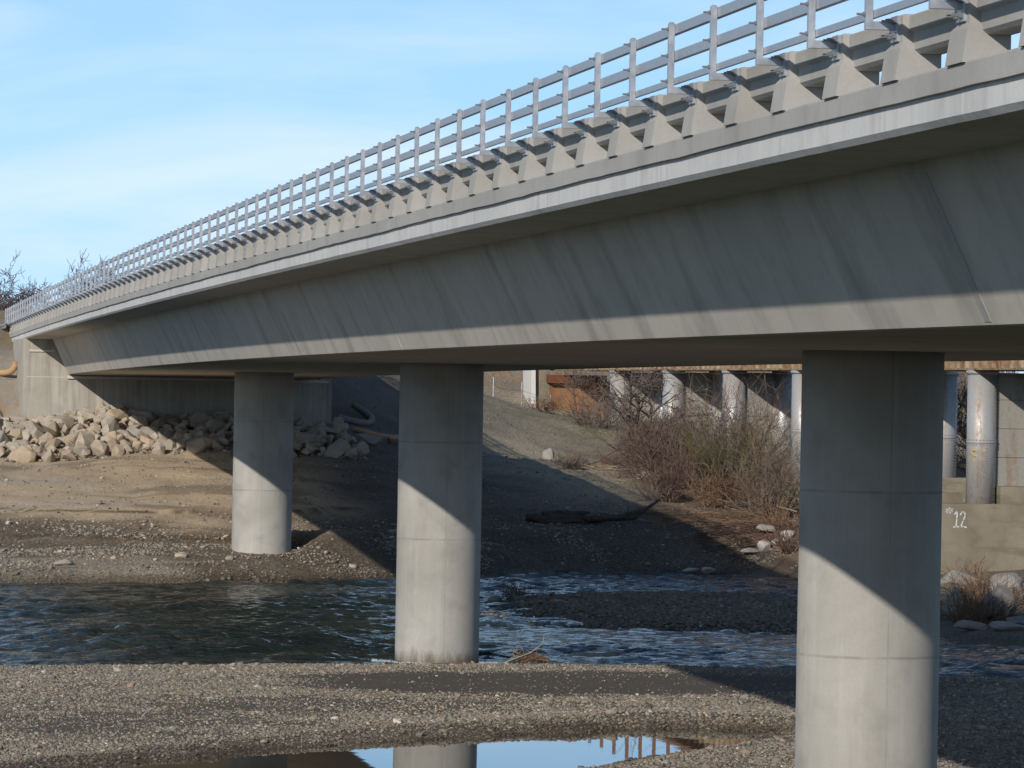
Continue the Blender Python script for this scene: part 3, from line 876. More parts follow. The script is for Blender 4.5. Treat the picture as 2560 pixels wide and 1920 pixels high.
def try_rocks(n, smin, smax, sep, lift):
    c = 0; tries = 0
    while c < n and tries < 16000:
        tries += 1
        x = rr.uniform(5.2, 20.5); y = rr.uniform(172.6, 181.2)
        s = rr.uniform(smin, smax)
        if any((x-a)**2 + ((y-b)*0.8)**2 < ((s+q)*sep)**2 for a, b, q in placed): continue
        placed.append((x, y, s)); c += 1
        o = put(rr.choice(RIP), 'riprap_boulder', (x, y, rip_surface(x, y) + lift*s), s, rr, 0.8)
        sz_ = 'large' if s > 0.9 else ('middling' if s > 0.52 else 'small')
        row = 'at the toe of' if y < 175.3 else ('halfway up' if y < 178.6 else 'at the top of')
        zone = ('left of the abutment edge' if x < 7.9 else 'under the sunlit wall' if x < 11.2 else 'where the bridge shadow crosses it' if x < 13.6
                else 'in shade left of the far column' if x < 15.9 else 'behind the far column' if x < 17.6 else 'right of the far column')
        tag(o, '%s tan boulder %s the riprap, %s' % (sz_, row, zone), 'boulder', 'riprap boulders below the abutment')
try_rocks(84, 0.78, 1.12, 0.37, 0.12)
try_rocks(132, 0.50, 0.74, 0.32, 0.27)
try_rocks(84, 0.34, 0.47, 0.27, 0.42)
# the heap's core so nothing shows through
hv, hf = [], []
xs = np.arange(3.5, 21.1, 0.5); ys = np.arange(172.0, 181.9, 0.45)
for j, y in enumerate(ys):
    for i, x in enumerate(xs):
        hv.append((x, y, min(rip_surface(x, y) - 0.34 + 0.12*rr.random(), 9) if y > 172.8 else 2.9))
for j in range(len(ys)-1):
    for i in range(len(xs)-1):
        a = j*len(xs)+i; hf.append((a, a+1, a+1+len(xs), a+len(xs)))
core = mesh_obj('rubble_bed', hv, hf, M['riprap'])
tag(core, 'fine rubble filling the gaps under the riprap boulders', 'rubble', kind='stuff')

def boulder(name, mat, loc, size, label, rnd, flat=(1.1,0.9,0.8), rot=0, n=18, cat='boulder', group=None, bev=0.05):
    me = rock_mesh(name, mat, rnd, n, flat, bev)
    o = link(name, me); o.location = loc; o.scale = (size,)*3; o.rotation_euler = (rnd.uniform(-.15,.15), rnd.uniform(-.15,.15), rot)
    return tag(o, label, cat, group)
rb = random.Random(21)
def bz(x, y, dz=0.0): return (x, y, hz(x, y) + dz)
boulder('boulder', M['greyrock'], bz(30.1,187.6,0.18), 0.95, 'pale angular boulder alone on the slope left of the bare tree', rb, (1.2,1,0.75), 0.4)
boulder('concrete_slab', M['greyrock'], bz(21.4,178.8,0.22), 1.25, 'pale flat slab of rock right of the riprap in shade', rb, (1.25,0.8,0.4), 0.2, 12, 'rock')
boulder('boulder', M['riprap'], bz(22.7,180.6,0.15), 0.9, 'brown boulder just behind the pale slab in shade', rb, (1.2,0.8,0.6), 0.9)
boulder('boulder', M['riprap'], bz(32.67,179.1,0.2), 0.85, 'tan rounded boulder at the foot of the bare tree', rb, (1.3,0.9,0.7), 0.0, 30, bev=0.08)
boulder('boulder', M['greyrock'], bz(33.4,179.0,0.25), 0.7, 'pointed grey boulder beside the tan one under the tree', rb, (0.8,0.8,1.1), 0.6, 10)
for i, (x, y, s, fl, lb) in enumerate([
    (33.40,162.0,0.62,(1.7,0.8,0.5),'leftmost white boulder of the cluster at the far water edge'),
    (33.85,161.9,0.60,(1.0,0.9,0.95),'upright white boulder in the middle of the far water edge cluster'),
    (34.25,161.95,0.40,(1,0.9,0.8),'small cream boulder between two white ones at the far water edge'),
    (34.66,161.8,0.66,(1.1,0.9,0.95),'largest white boulder, rightmost of the far water edge cluster'),
    (34.20,163.1,0.70,(1.5,0.9,0.6),'grey boulder behind the white cluster at the far water edge'),
    (31.0,161.15,0.50,(1.5,0.8,0.45),'low pale boulder lying at the waterline left of the white cluster'),
    (31.65,161.2,0.52,(1.3,0.8,0.6),'tilted pale boulder in the water just left of the white cluster')]):
    boulder('boulder', M['whiterock'] if i not in (4,) else M['greyrock'], (x, y, max(hz(x,y),0.0)+0.16*s+0.04), s, lb, rb, fl, rb.uniform(-.4,.4), 18, 'boulder', 'boulders at the far water edge', 0.07)
for i, (x, y, s, fl, lb) in enumerate([
    (35.2,133.0,1.35,(1.1,0.8,1.0),'large pale peaked boulder on the bank below the number on the pier'),
    (35.9,141.2,1.5,(1.7,0.8,0.6),'broad light boulder against the old pier base, left of the orange weeds'),
    (37.3,141.3,1.2,(1.4,0.8,0.6),'grey boulder against the old pier base, right of the orange weeds'),
    (31.9,126.6,1.25,(0.7,0.9,1.3),'leaning grey slab of rock on the right bank near the thick column'),
    (33.0,125.5,1.3,(0.8,0.8,1.2),'steep dark boulder between the reeds on the right bank'),
    (30.95,120.6,0.8,(1.6,0.8,0.55),'low grey boulder at the waterline beside the thick column'),
    (31.75,119.9,1.0,(1.8,0.8,0.4),'flat grey rock at the waterline on the right bank'),
    (32.7,121.3,1.1,(1.3,0.9,0.7),'rounded grey boulder by the water at the right edge'),
    (31.2,115.6,0.7,(1.7,0.7,0.35),'flat rock standing out of the water at the right edge'),
    (36.3,135.5,0.9,(1.2,0.8,0.7),'grey boulder behind the peaked one on the right bank'),
    (34.0,128.8,1.0,(1.2,0.9,0.8),'tan boulder half hidden by dry reeds on the right bank')]):
    boulder('boulder', M['greyrock'], (x, y, max(hz(x,y),-0.05)+0.2*s*fl[2]), s, lb, rb, fl, rb.uniform(-.5,.5), 14, 'boulder', 'boulders on the right bank', 0.05)
bs = [(8.0,149.6,0.5,(1.6,.9,.55),'dark rounded boulder at the waterline on the far left bank'),
      (12.0,151.7,0.42,(1.3,.9,.7),'pale tan stone standing out on the far gravel left of the column'),
      (20.4,161.0,0.6,(2.0,.7,.35),'long flat stone on the shaded bank between the two far columns'),
      (13.6,151.3,0.35,(1.1,.9,.7),'grey stone on the gravel close to the left column'),
      (17.9,153.2,0.33,(1.1,.9,.8),'orange tan cobble on top of the gravel mound')]
for x, y, s, fl, lb in bs:
    boulder('boulder', M['riprap'], (x, y, max(hz(x,y),0)+0.12*s), s, lb, rb, fl, rb.uniform(-.3,.3), 30, 'boulder', None, 0.09)

# ------------------------------------------------------------------ pebbles (geometry nodes, real stones)
peb_col = bpy.data.collections.new('pebble_shapes')
rp = random.Random(9)
for i in range(6):
    bm = bmesh.new(); bmesh.ops.create_icosphere(bm, subdivisions=1, radius=0.5)
    fl = (rp.uniform(.9,1.3), rp.uniform(.75,1.0), rp.uniform(.45,.75))
    for v in bm.verts:
        k = rp.uniform(.86,1.1); v.co = Vector((v.co.x*fl[0]*k, v.co.y*fl[1]*k, v.co.z*fl[2]*k))
    me = bpy.data.meshes.new('pebble_shape'); bm.to_mesh(me); bm.free()
    me.materials.append(M['pebble'])
    peb_col.objects.link(bpy.data.objects.new('pebble_shape', me))
gn = bpy.data.node_groups.new('scatter_pebbles', 'GeometryNodeTree')
gn.interface.new_socket('Geometry', in_out='INPUT', socket_type='NodeSocketGeometry')
gn.interface.new_socket('Geometry', in_out='OUTPUT', socket_type='NodeSocketGeometry')
gi = gn.nodes.new('NodeGroupInput'); go = gn.nodes.new('NodeGroupOutput')
iop = gn.nodes.new('GeometryNodeInstanceOnPoints'); ci = gn.nodes.new('GeometryNodeCollectionInfo')
ci.inputs['Collection'].default_value = peb_col; ci.inputs['Separate Children'].default_value = True
def named(nm, typ):
    n = gn.nodes.new('GeometryNodeInputNamedAttribute'); n.data_type = typ; n.inputs['Name'].default_value = nm
    return n.outputs['Attribute']
gl = gn.links
m2p = gn.nodes.new('GeometryNodeMeshToPoints')
gl.new(gi.outputs[0], m2p.inputs['Mesh'])
gl.new(m2p.outputs[0], iop.inputs['Points'])
gl.new(ci.outputs[0], iop.inputs['Instance'])
iop.inputs['Pick Instance'].default_value = True
gl.new(named('idx', 'INT'), iop.inputs['Instance Index'])
gl.new(named('size', 'FLOAT'), iop.inputs['Scale'])
e2r = gn.nodes.new('FunctionNodeEulerToRotation')
gl.new(named('rot', 'FLOAT_VECTOR'), e2r.inputs[0]); gl.new(e2r.outputs[0], iop.inputs['Rotation'])
gl.new(iop.outputs[0], go.inputs[0])
def scatter(name, x, y, size, label, wet=None, sink=0.12, zmin=-0.03):
    z = height(x, y)
    ok = z > zmin
    x, y, z, size = x[ok], y[ok], z[ok], size[ok]
    wet = np.zeros(len(x)) if wet is None else wet[ok]
    me = bpy.data.meshes.new(name)
    me.vertices.add(len(x)); me.vertices.foreach_set('co', np.stack([x, y, z + size*sink], 1).ravel())
    a = me.attributes.new('size','FLOAT','POINT'); a.data.foreach_set('value', size)
    a = me.attributes.new('wet','FLOAT','POINT'); a.data.foreach_set('value', wet)
    a = me.attributes.new('idx','INT','POINT'); a.data.foreach_set('value', RNG.integers(0,6,len(x)).astype(np.int32))
    rot = np.stack([RNG.normal(0,.25,len(x)), RNG.normal(0,.25,len(x)), RNG.random(len(x))*6.28], 1)
    a = me.attributes.new('rot','FLOAT_VECTOR','POINT'); a.data.foreach_set('vector', rot.ravel())
    o = link(name, me)
    md = o.modifiers.new('scatter', 'NODES'); md.node_group = gn
    tag(o, label, 'gravel', kind='stuff')
    return o
def pts(n, x0, x1, y0, y1):
    return RNG.uniform(x0, x1, n), RNG.uniform(y0, y1, n)
# near gravel bar
x, y = pts(330000, 2, 31, 75.2, 106.5)
_, gvl, wtt = soil(x, y, height(x, y))
hw = x*math.cos(YAW) - y*math.sin(YAW); dd = x*math.sin(YAW) + y*math.cos(YAW)
keep = (np.abs(hw) < dd*0.14) & (RNG.random(len(x)) < (0.012 + 0.988*gvl**2)*(0.5+0.5*sstep(0.3,0.55,fbm(x*0.5+20,y*0.5,4))))
x, y, wtt = x[keep], y[keep], wtt[keep]
band = np.exp(-((y - (88.6+0.1*(x-14)))/2.2)**2)*sstep(9.5, 12, x)
big = RNG.random(len(x))
size = 0.026 + 0.045*big**3 + (big > 0.96)*0.045*RNG.random(len(x)) + band*0.055*RNG.random(len(x))**2 + (big > 0.9985)*0.10
scatter('gravel', x, y, size, 'loose pebbles spread over the near gravel bar', wtt*0.9)
# small rubble between the riprap boulders
x, y = pts(2600, 5.2, 20.6, 172.4, 181.4)
o = scatter('rubble', x, y, 0.10 + 0.24*RNG.random(len(x))**1.5, 'small broken stones filling the gaps in the riprap', None, 0.1)
for v in o.data.vertices: v.co.z = max(v.co.z, rip_surface(v.co.x, v.co.y) - 0.16)
# island
x, y = pts(42000, 19, 33, 121.5, 148)
di = sdist(ISLAND, x, y)
keep = di < 1.4*RNG.random(len(x))**2
x, y = x[keep], y[keep]
scatter('cobbles', x, y, 0.07 + 0.10*RNG.random(len(x))**2, 'dark cobbles covering the low island between the columns', 0.5*np.ones(len(x)), 0.18, -0.08)
# far bank gravel
x, y = pts(90000, 4.5, 38, 147.5, 172)
z = height(x, y)
dens = sstep(1.9, 0.9, z + 0.9*(fbm(x*0.3,y*0.3,4)-0.5))*sstep(0.34,0.6,fbm(x*0.45+9,y*0.7,4)) + 0.06
keep = RNG.random(len(x)) < dens
x, y, z = x[keep], y[keep], z[keep]
u = RNG.random(len(x))
scatter('gravel', x, y, 0.05 + 0.09*u**2.5 + (u > 0.985)*0.14*RNG.random(len(x)), 'stones and gravel strewn along the far river bank', 0.7*sstep(0.35,0.1,z))
# upper slope
x, y = pts(6000, 18, 38, 165, 215)
scatter('gravel', x, y, 0.04 + 0.09*RNG.random(len(x))**4, 'scattered small stones on the slope towards the old bridge', 0.35*np.ones(len(x)))
# stones showing in the shallows near the island tip
x, y = pts(260, 17.5, 22.5, 124, 141)
keep = RNG.random(len(x)) < 0.6
o = scatter('cobbles', x[keep], y[keep], 0.16+0.2*RNG.random(keep.sum()), 'wet cobbles breaking the shallow water by the island tip', 0.5*np.ones(keep.sum()), 0.2, -0.35)
for v in o.data.vertices: v.co.z = max(v.co.z, -0.02)

# ------------------------------------------------------------------ wood and vegetation
def branch(mb, p, d, length, r, depth, rnd, bend=0.35, up=0.1, nseg=5, kids=(3,5), sides=4, rmin=0.006, spread=0.9, shrink=0.62):
    pts_ = [Vector(p)]; d = Vector(d).normalized(); rad = [r]
    for i in range(nseg):
        d = (d + Vector((rnd.uniform(-1,1), rnd.uniform(-1,1), rnd.uniform(-1,1)))*bend*0.5 + Vector((0,0,up))*0.3).normalized()
        pts_.append(pts_[-1] + d*length/nseg)
        rad.append(max(rmin, r*(1 - 0.72*(i+1)/nseg)))
    mb.tube(pts_, rad, sides if depth > 0 else 3, caps=False)
    if depth <= 0: return
    for _ in range(rnd.randint(*kids)):
        k = rnd.randint(1, nseg); q = pts_[k]
        t = (pts_[k] - pts_[k-1]).normalized()
        s = Vector((rnd.uniform(-1,1), rnd.uniform(-1,1), rnd.uniform(-.6,1))).normalized()
        branch(mb, q, (t*(1.2-spread*0.6) + s*spread), length*shrink*rnd.uniform(.7,1.2), max(rmin, rad[k]*0.75), depth-1, rnd, bend, up, max(3, nseg-1), kids, sides, rmin, spread, shrink)

def bare_tree(name, loc, h, label, seed, mat, depth=4, spread=0.9, stems=1, lean=(0,0), rmin=0.008, kids=(3,5), group=None, trunk_r=None, up=0.15):
    rnd = random.Random(seed)
    root = empty(name, loc); tag(root, label, 'tree', group)
    tr = MB(); cr_ = MB()
    for s_ in range(stems):
        d = Vector((lean[0] + rnd.uniform(-.25,.25)*(stems > 1), lean[1] + rnd.uniform(-.25,.25)*(stems > 1), 1)).normalized()
        P = [Vector(loc) - Vector((0,0,0.25))]; r = trunk_r or h*0.022; rad = [r]
        for i in range(6):
            d = (d + Vector((rnd.uniform(-1,1), rnd.uniform(-1,1), 0.4))*0.16).normalized()
            P.append(P[-1] + d*h*0.6/6); rad.append(r*(1-0.1*(i+1)))
        tr.tube(P, rad, 8)
        for i in range(2, 7):
            for _ in range(rnd.randint(1,2) if i < 6 else 3):
                sd = Vector((rnd.uniform(-1,1), rnd.uniform(-1,1), rnd.uniform(-.1,.9))).normalized()
                branch(cr_, P[i], d*0.5 + sd*spread, h*rnd.uniform(.28,.45), rad[i]*0.6, depth-1, rnd, 0.45, up, 5, kids, 4, rmin, spread, 0.6)
    tr.build('trunk', mat, root, smooth=True)
    cr_.build('crown', mat, root)
    return root

def shrub(name, loc, h, wd, n, label, seed, mat, mat2=None, rmin=0.005, depth=2, arch=0.0, group=None, cat='shrub', kids=(3,6)):
    rnd = random.Random(seed)
    root = empty(name, loc); tag(root, label, cat, group)
    A, B = MB(), MB()
    for i in range(n):
        a = rnd.uniform(0, 6.28); q = rnd.random()**0.6
        p = Vector(loc) + Vector((math.cos(a)*wd*0.28*q, math.sin(a)*wd*0.28*q, -0.08))
        d = Vector((math.cos(a)*q*0.9, math.sin(a)*q*0.9, rnd.uniform(0.7,1.5)))
        branch(A if (mat2 is None or rnd.random() < 0.6) else B, p, d, h*rnd.uniform(.5,.8), rnd.uniform(.012,.03)*max(1,h/2), depth, rnd, 0.5, 0.12 - arch, 5, kids, 3, rmin, 0.85, 0.6)
    A.build('twigs', mat, root)
    if B.V: B.build('side_twigs', mat2, root)
    return root

bare_tree('bare_tree', bz(32.9,183.2), 5.0, 'dark leafless tree with spreading crown in front of the old piers', 4, M['bark'], 4, 1.15, 3, (0.12,0), 0.011, (2,4), None, 0.14, 0.02)
bare_tree('small_bare_tree', bz(35.4,212.0), 2.9, 'small grey leafless tree in front of the orange old abutment', 8, M['greytwig'], 4, 0.9, 2, (0,0), 0.008, (2,4), None, 0.06)
T1 = [(33.6,178.6,3.3,3.0,70,'reddish brown tangle of brush right of the bare tree','redtwig','bark'),
      (35.0,174.6,3.2,2.8,60,'olive green tinged willow shrub left of the thick column','greentwig','greytwig'),
      (36.6,179.5,4.2,2.6,56,'tall grey brush in front of the rightmost visible old pier','greytwig','redtwig'),
      (35.4,168.5,2.6,2.4,60,'low grey brush beside the willow shrub above the debris','greytwig','straws'),
      (35.0,187.0,2.2,2.8,54,'dense reddish brush behind the bare tree','redtwig','greytwig'),
      (31.9,181.4,0.9,1.4,26,'small dark bush at the left foot of the bare tree','redtwig','bark'),
      (30.0,180.9,0.7,1.2,24,'knee high dead bush on the slope below the pale boulder','bark','greytwig'),
      (35.0,206.0,1.7,3.0,44,'low thicket below the small bare tree','greytwig','redtwig'),
      (32.2,173.0,1.8,1.8,50,'dark red tangled brush low on the slope left of the willow','redtwig','bark'),
      (33.9,170.8,1.5,2.0,46,'low brown brush hanging over the washed up straw','redtwig','straws'),
      (35.2,191.5,1.9,2.6,44,'purplish grey brush standing before the second old pier','redtwig','greytwig'),
      (33.2,182.2,2.2,2.2,50,'blackish tangle of stems around the trunk of the bare tree','bark','redtwig'),
      (33.8,212.5,0.9,1.8,26,'dead weeds along the top of the grass slope','redtwig','straws'),
      (36.2,196.0,1.8,2.6,44,'twiggy brush between the second and third old piers','greytwig','bark')]
for i, (x, y, h, wd, n, lb, m1, m2) in enumerate(T1):
    shrub('shrub', bz(x, y), h, wd, n, lb, 100+i, M[m1], M[m2], 0.006, 2, 0.02, 'brush on the slope by the old bridge')
T2 = [(34.6,131.6,1.1,1.6,60,'brown dead grass around the peaked boulder on the right bank','redtwig'),
      (35.8,138.4,1.0,1.8,60,'low brown weeds below the broad boulder at the old pier','straws'),
      (32.4,124.0,1.0,1.4,60,'russet reeds hanging over rocks at the right waterline','redtwig'),
      (33.2,129.0,1.5,1.4,60,'tuft of dry reeds between boulders on the right bank','straws'),
      (31.6,123.4,1.3,1.2,60,'dry brown reeds leaning over the slab beside the thick column','straws'),
      (34.9,127.0,1.2,1.4,60,'reddish dry grass clump at the right edge above the water','redtwig'),
      (36.5,142.8,1.0,1.2,46,'orange brown weeds growing against the old pier base','straws'),
      (34.6,160.5,1.3,1.6,60,'rusty red brush at the water beside the thick column','redtwig'),
      (34.8,163.8,1.2,1.6,50,'dry straw coloured clump above the white boulders','straws')]
for i, (x, y, h, wd, n, lb, m1) in enumerate(T2):
    shrub('reed_clump', bz(x, y), h, wd, n, lb, 200+i, M[m1], M['straws'], 0.006, 1, 0.06, 'dry clumps along the right bank', 'reeds', (1,3))
# brush and trees beyond the old bridge
for i, (x, y, h) in enumerate([(44.5,172,5.2),(47,180,5.5),(45,160,4.8),(49,168,5.5),(46,190,5.0),(52,150,5.0)]):
    lbs = ['leafless tree seen through the gap left of the numbered pier','leafless tree behind the old bridge, hidden mostly by the thick column',
           'brown leafless tree right behind the numbered pier','tall leafless tree farthest behind the numbered pier',
           'leafless tree behind the plates of the old pier left of the thick column','leafless tree behind the plates at the right edge']
    bare_tree('background_tree', bz(x, y), h, lbs[i], 300+i, M['greytwig'], 4, 0.8, 3, (0,0), 0.011, (3,4), 'trees beyond the old bridge', 0.08)
# trees behind the far left end of the deck
for i, (px, Yd, h, lb, st, sp) in enumerate([
    (21.6,505,9.0,'broad leafless tree behind the far left end of the railing',3,1.0),
    (28.3,500,9.8,'taller leafless tree with one bare crooked top behind the railing',2,0.7),
    (30.8,510,8.0,'thin leafless tree right of the crooked one behind the railing',2,0.9),
    (18.6,495,6.8,'dense low leafless tree at the left edge behind the guardrail',3,1.0)]):
    bare_tree('distant_tree', (px, Yd, 8.0), h, lb, 400+i, M['farbark'], 4, sp, st, (0.02,0), 0.026, (3,5), 'leafless trees beyond the bridge end', h*0.018, 0.2)
# driftwood log
mb = MB(); rl = random.Random(2)
P = [(25.85+0.27*k, 166.25-0.16*k+0.05*rl.uniform(-1,1)) for k in range(11)]
mb.tube([(x, y, hz(x,y)+0.14+0.05*rl.random()) for x, y in P], [0.11+0.09*rl.random() for _ in range(9)]+[0.10,0.05], 9)
mb.tube([(x+0.3, y+0.3, hz(x,y)+0.32+0.03*rl.random()) for x, y in P[1:8]], [0.06]+[0.10+0.06*rl.random() for _ in range(4)]+[0.08,0.03], 8)
mb.tube([(x-0.2, y-0.25, hz(x,y)+0.06) for x, y in P[2:9]], [0.03]+[0.06+0.05*rl.random() for _ in range(5)]+[0.02], 7)
for k in range(9):
    x, y = P[rl.randint(1,9)]
    mb.tube([(x,y,hz(x,y)+0.2),(x+rl.uniform(-.35,.35),y-rl.uniform(0,.3),hz(x,y)+rl.uniform(.25,.55))], [0.03,0.008], 4)
log = empty('driftwood_log', bz(27.5,165.0)); tag(log, 'dark driftwood log with a raised root end lying on the shaded bank', 'log')
mb.build('trunk', M['darklog'], log, smooth=True)
mb = MB()
mb.tube([(27.8,164.7,hz(27.8,164.7)+0.2),(29.0,164.6,hz(29,164.6)+0.28),(30.0,165.3,hz(30,165.3)+0.42),(30.75,166.2,hz(30.75,166.2)+0.75)], [0.10,0.10,0.085,0.04], 8)
mb.tube([(28.6,164.6,hz(28.6,164.6)+0.2),(29.6,164.9,hz(29.6,164.9)+0.2),(30.4,165.9,hz(30.4,165.9)+0.55)], [0.10,0.09,0.04], 7)
mb.tube([(29.3,164.7,hz(29.3,164.7)+0.3),(29.35,164.7,hz(29.3,164.7)+0.62)], [0.03,0.01], 5)
mb.build('root', M['darklog'], log, smooth=True)
# arched dead branch and thin driftwood below the bare tree
def wood(name, pts_, rad, mat, label, cat='branch', twigs=6, seed=1, group=None):
    rnd = random.Random(seed); mb = MB()
    mb.tube(pts_, rad, 6)
    for _ in range(twigs):
        k = rnd.randint(1, len(pts_)-1)
        branch(mb, pts_[k], (rnd.uniform(-1,1), rnd.uniform(-.6,.6), rnd.uniform(-.1,.8)), rnd.uniform(.3,.8), rad[k]*0.6, 1, rnd, 0.5, 0, 4, (1,3), 4, 0.006)
    o = mb.build(name, mat); tag(o, label, cat, group); return o
b0 = hz(31.2,182.5)
wood('dead_branch', [(30.2,182.2,b0-0.05),(30.5,182.3,b0+0.12),(31.2,182.5,b0+0.28),(31.9,182.6,b0+0.75),(32.6,182.7,b0+0.85),(33.2,182.8,b0+0.45)], [.03,.04,.05,.055,.055,.05], M['bark'], 'arched dead branch bending over the ground at the bare tree', 'branch', 9, 5)
b0 = hz(33.1,181.8)
wood('dead_branch', [(33.0,181.8,b0+0.9),(33.5,181.7,b0+1.9),(34.4,181.6,b0+2.35),(35.4,181.5,b0+2.45)], [.09,.08,.06,.025], M['bark'], 'thick crooked bough reaching right across the old silver pier', 'branch', 12, 6)
# debris mat: uncountable sticks
def sticks(name, n, fx, label, mat, seed, L=(0.25,1.0), rr_=0.009):
    rnd = random.Random(seed); mb = MB()
    for _ in range(n):
        x, y = fx(rnd); a = rnd.gauss(0.1, 0.6) + (3.14 if rnd.random() < .5 else 0); l = rnd.uniform(*L)
        dx, dy = math.cos(a)*l*0.5, math.sin(a)*l*0.5
        z = hz(x, y) + rnd.uniform(0.02, 0.16)
        mb.tube([(x-dx,y-dy,z-rnd.uniform(0,.06)),(x,y,z+rnd.uniform(-.03,.06)),(x+dx,y+dy,z+rnd.uniform(-.05,.12))], rr_*rnd.uniform(.5,1.4), 3, False)
    o = mb.build(name, mat); tag(o, label, 'debris', kind='stuff'); return o
sticks('driftwood_debris', 700, lambda r: (r.uniform(30.3,35.5), r.gauss(166.3,1.6)), 'mat of straw coloured sticks and reeds washed up below the shrubs', M['straws'], 1)
sticks('driftwood_debris', 330, lambda r: (r.uniform(31.5,35.0), r.gauss(163.3,0.9)), 'loose brown sticks on the bank above the white boulders', M['redtwig'], 2)
sticks('driftwood_debris', 260, lambda r: (r.gauss(31.6,1.0), r.gauss(181.2,1.2)), 'grey twigs and bark littering the ground below the bare tree', M['paletwig'], 3, (0.2,0.8))
sticks('driftwood_debris', 420, lambda r: (r.uniform(30.8,36.5), r.gauss(128.0,4.5)), 'brown dead reeds lying among the boulders on the right bank', M['straws'], 4, (0.4,1.2))
# pale single stick
x_, y_ = 35.2, 169.0
wood('pale_stick', [(35.45,167.6,hz(35.4,167.6)+0.55),(36.2,167.4,hz(36.2,167.4)+0.25)], [.03,.025], M['paletwig'], 'pale straight stick propped beside the thick column', 'stick', 0)
# branch stuck in the river, with straw caught on it
r_ = random.Random(6)
br = empty('river_snag', (16.8,107.9,0.0)); tag(br, 'dead branch with a ball of straw caught in the river beside the middle column', 'branch')
mb = MB(); mb.tube([(16.15,107.6,0.0),(16.5,107.7,0.13),(16.9,107.8,0.27),(17.2,107.9,0.48),(17.24,107.9,0.72)], [.022,.02,.017,.012,.006], 5)
for _ in range(12):
    k = r_.uniform(.25,.95); branch(mb, (16.2+k*0.95,107.7+.15*k,0.08+k*0.3), (r_.uniform(-1,1), r_.uniform(-.3,.3), r_.uniform(-.2,.9)), r_.uniform(.15,.4), .007, 1, r_, .5, 0, 3, (1,2), 3, .004)
mb.build('branch', M['paletwig'], br)
mb = MB()
for _ in range(230):
    a = r_.uniform(0,6.28); q = r_.random()**.5
    c0 = Vector((16.95+.32*q*math.cos(a), 107.8+.2*q*math.sin(a), 0.06+.16*(1-q)*r_.random()+0.03))
    d = Vector((r_.uniform(-1,1), r_.uniform(-.5,.5), r_.uniform(-.25,.35))).normalized()*r_.uniform(.1,.24)
    mb.tube([c0-d, c0+Vector((0,0,.03)), c0+d], .006, 3, False)
mb.build('straw_ball', M['straws'], br)
sn = shrub('root_snag', (20.9,136.8,0.10), 0.75, 0.5, 14, 'dark tangled root snag on the left tip of the cobble island', 77, M['bark'], None, 0.008, 2, 0.1, None, 'snag')
boulder('boulder', M['greyrock'], (20.35,137.2,0.10), 0.42, 'dark round cobble left of the root snag on the island tip', rb, (1.1,.9,.9), 0, 30, 'boulder', None, .09)
# foam where the river meets the column
mb = MB(); rf = random.Random(8)
def foam_patch(cx_, cy_, n, sx, sy, sz):
    for _ in range(n):
        x, y = rf.gauss(cx_, sx), rf.gauss(cy_, sy); r = rf.uniform(.008,.026)
        bm = None
        mb.lathe([(r*0.5,0.0-.02),(r,0.02),(r*0.7,0.02+r*sz),(r*0.15,0.025+r*sz*1.2)], 6, (x, y))
for k in range(9):
    a_ = math.pi*(0.98+0.05*k); foam_patch(14.70+1.10*math.cos(a_)-0.04*(9-k), 108.2+1.10*math.sin(a_), 16, .05+.02*rf.random(), .05, 1.1)
foam_patch(13.45,107.75,40,.10,.12,1.3); foam_patch(15.95,107.55,60,.16,.10,1.0)
fo = mb.build('foam', M['foam'], smooth=True); tag(fo, 'white foam where the current breaks against the middle column', 'foam', kind='stuff')

# ------------------------------------------------------------------ small things on the banks
def hose(name, P, r, mat, label, cat, ribs=0.0):
    mb = MB(); pts_ = []
    for i in range(len(P)-1):
        for k in range(14):
            t = k/14; p0 = Vector(P[max(i-1,0)]); p1 = Vector(P[i]); p2 = Vector(P[i+1]); p3 = Vector(P[min(i+2,len(P)-1)])
            pts_.append(0.5*((2*p1)+(-p0+p2)*t+(2*p0-5*p1+4*p2-p3)*t*t+(-p0+3*p1-3*p2+p3)*t**3))
    pts_.append(Vector(P[-1]))
    mb.tube(pts_, [r*(1+ribs*(i % 2)) for i in range(len(pts_))], 10)
    o = mb.build(name, mat, smooth=True); return tag(o, label, cat)
def gz(P, dz): return [(x, y, hz(x,y)+dz) for x, y in P]
hose('drain_pipe', gz([(22.0,188.8),(22.35,187.8),(22.5,186.8),(22.3,185.9),(21.9,185.4),(21.3,185.1),(20.9,185.0)], 0.12), 0.13, M['pipe'], 'grey corrugated drain pipe curving down the shaded slope', 'pipe', 0.08)
hose('straw_wattle', gz([(21.2,182.0),(21.7,182.0),(22.4,182.8),(23.4,184.6),(24.2,186)], 0.10), 0.11, M['straw'], 'straw wattle lying on the shaded slope right of the riprap', 'wattle')
hose('straw_wattle', [(5.5,187.6,7.0),(6.8,187.3,6.86),(7.3,186.8,6.74),(7.7,186.5,6.80),(7.88,186.4,7.0),(7.9,186.6,7.12)], 0.13, M['straw'], 'tan straw wattle on the cut bank left of the abutment', 'wattle')
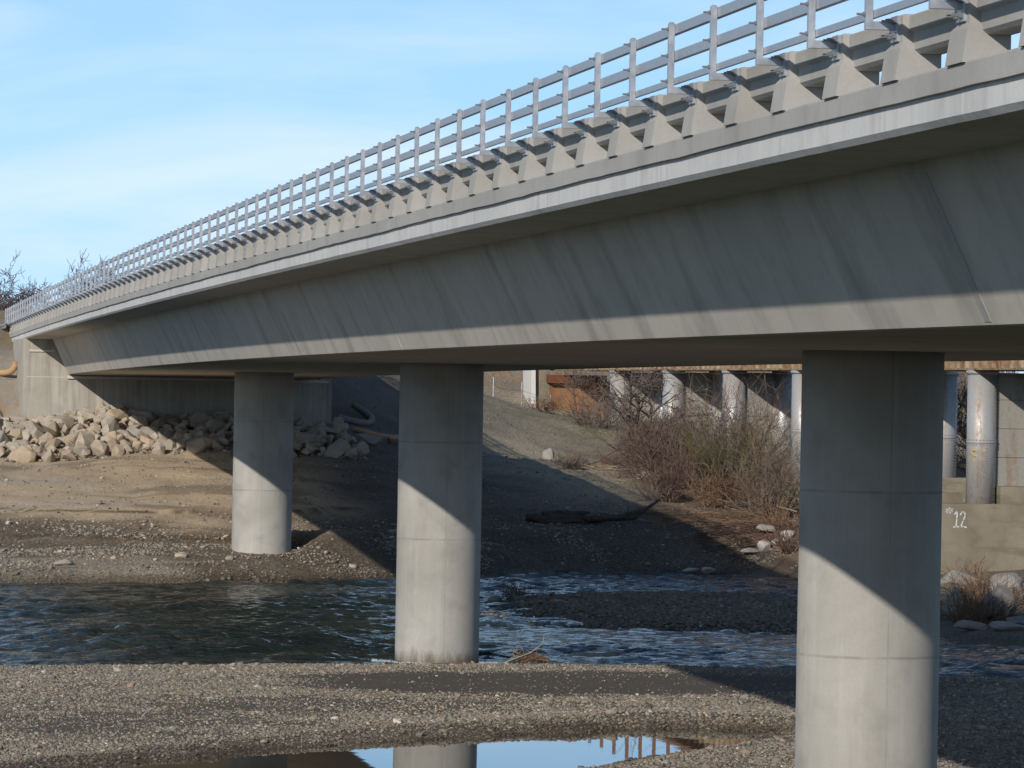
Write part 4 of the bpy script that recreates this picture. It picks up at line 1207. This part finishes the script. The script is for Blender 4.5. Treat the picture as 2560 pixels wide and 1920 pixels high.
# guardrail at the far end of the deck
gr = empty('guardrail', (8.0,197,8.1)); tag(gr, 'galvanised guardrail on timber posts at the far left end of the bridge', 'guardrail')
prof = [(-.04,8.58),(0.03,8.64),(-.04,8.70),(-.04,8.74),(0.03,8.80),(-.04,8.86)]
Vv, F = [], []
for y in (195.2, 200, 206, 214):
    for x, z in prof: Vv.append((7.82+x-0.006*(y-195)**1.3, y, z+0.05))
for j in range(3):
    for i in range(5): a = j*6+i; F.append((a, a+1, a+7, a+6))
o = mesh_obj('beam', Vv, F, M['galv'], gr); o.modifiers.new('thickness','SOLIDIFY').thickness = 0.012
for y in (196.3, 199.0, 202.0, 206.0):
    mb = MB(); x = 7.93-0.006*max(y-195,0)**1.3; mb.box(x, x+0.2, y-.1, y+.1, 7.6, 8.86); mb.build('timber_post', M['timber'], gr)
# chain link fence posts near the old abutment
for i, (x, y) in enumerate([(33.25,225.6),(35.1,228.3)]):
    fp = empty('fence_post', bz(x,y)); tag(fp, ['leftmost thin steel fence post on the grass slope','thin steel fence post right of the first, near the white pilaster'][i], 'fence post', 'fence posts by the old abutment')
    mb = MB(); z = hz(x,y); mb.tube([(x,y,z-.2),(x,y,z+1.45)], 0.028, 8); mb.build('post', M['galv'], fp)
    mb = MB(); mb.lathe([(0.034,z+1.45),(0.034,z+1.48),(0.012,z+1.51)], 8, (x,y)); mb.build('cap', M['galv'], fp)
fp = empty('fence_post', bz(36.7,229.4)); tag(fp, 'dark braced fence end post in front of the orange abutment', 'fence post', 'fence posts by the old abutment')
x, y = 36.75, 229.4; z = hz(x,y)
mb = MB(); mb.tube([(x,y,z-.2),(x,y,z+1.15)], 0.05, 8); mb.build('post', M['bolt'], fp)
mb = MB(); mb.tube([(x-.02,y-.03,z+.75),(x-0.75,y-0.2,z+0.05)], 0.03, 8); mb.build('brace', M['bolt'], fp)
mb = MB()
def sag(p0, p1, r=0.008, s=0.06):
    n = 8; mb.tube([(p0[0]+(p1[0]-p0[0])*k/n, p0[1]+(p1[1]-p0[1])*k/n, p0[2]+(p1[2]-p0[2])*k/n - s*4*(k/n)*(1-k/n)) for k in range(n+1)], r, 3, False)
for dz in (0.35, 0.7, 1.05):
    a = (33.25,225.6,hz(33.25,225.6)+dz); b = (35.1,228.3,hz(35.1,228.3)+dz); c = (36.75,229.4,hz(36.75,229.4)+dz)
    sag(a, b); sag(b, c)
o = mb.build('fence_wire', M['bolt']); tag(o, 'thin sagging wires strung between the fence posts', 'wire')
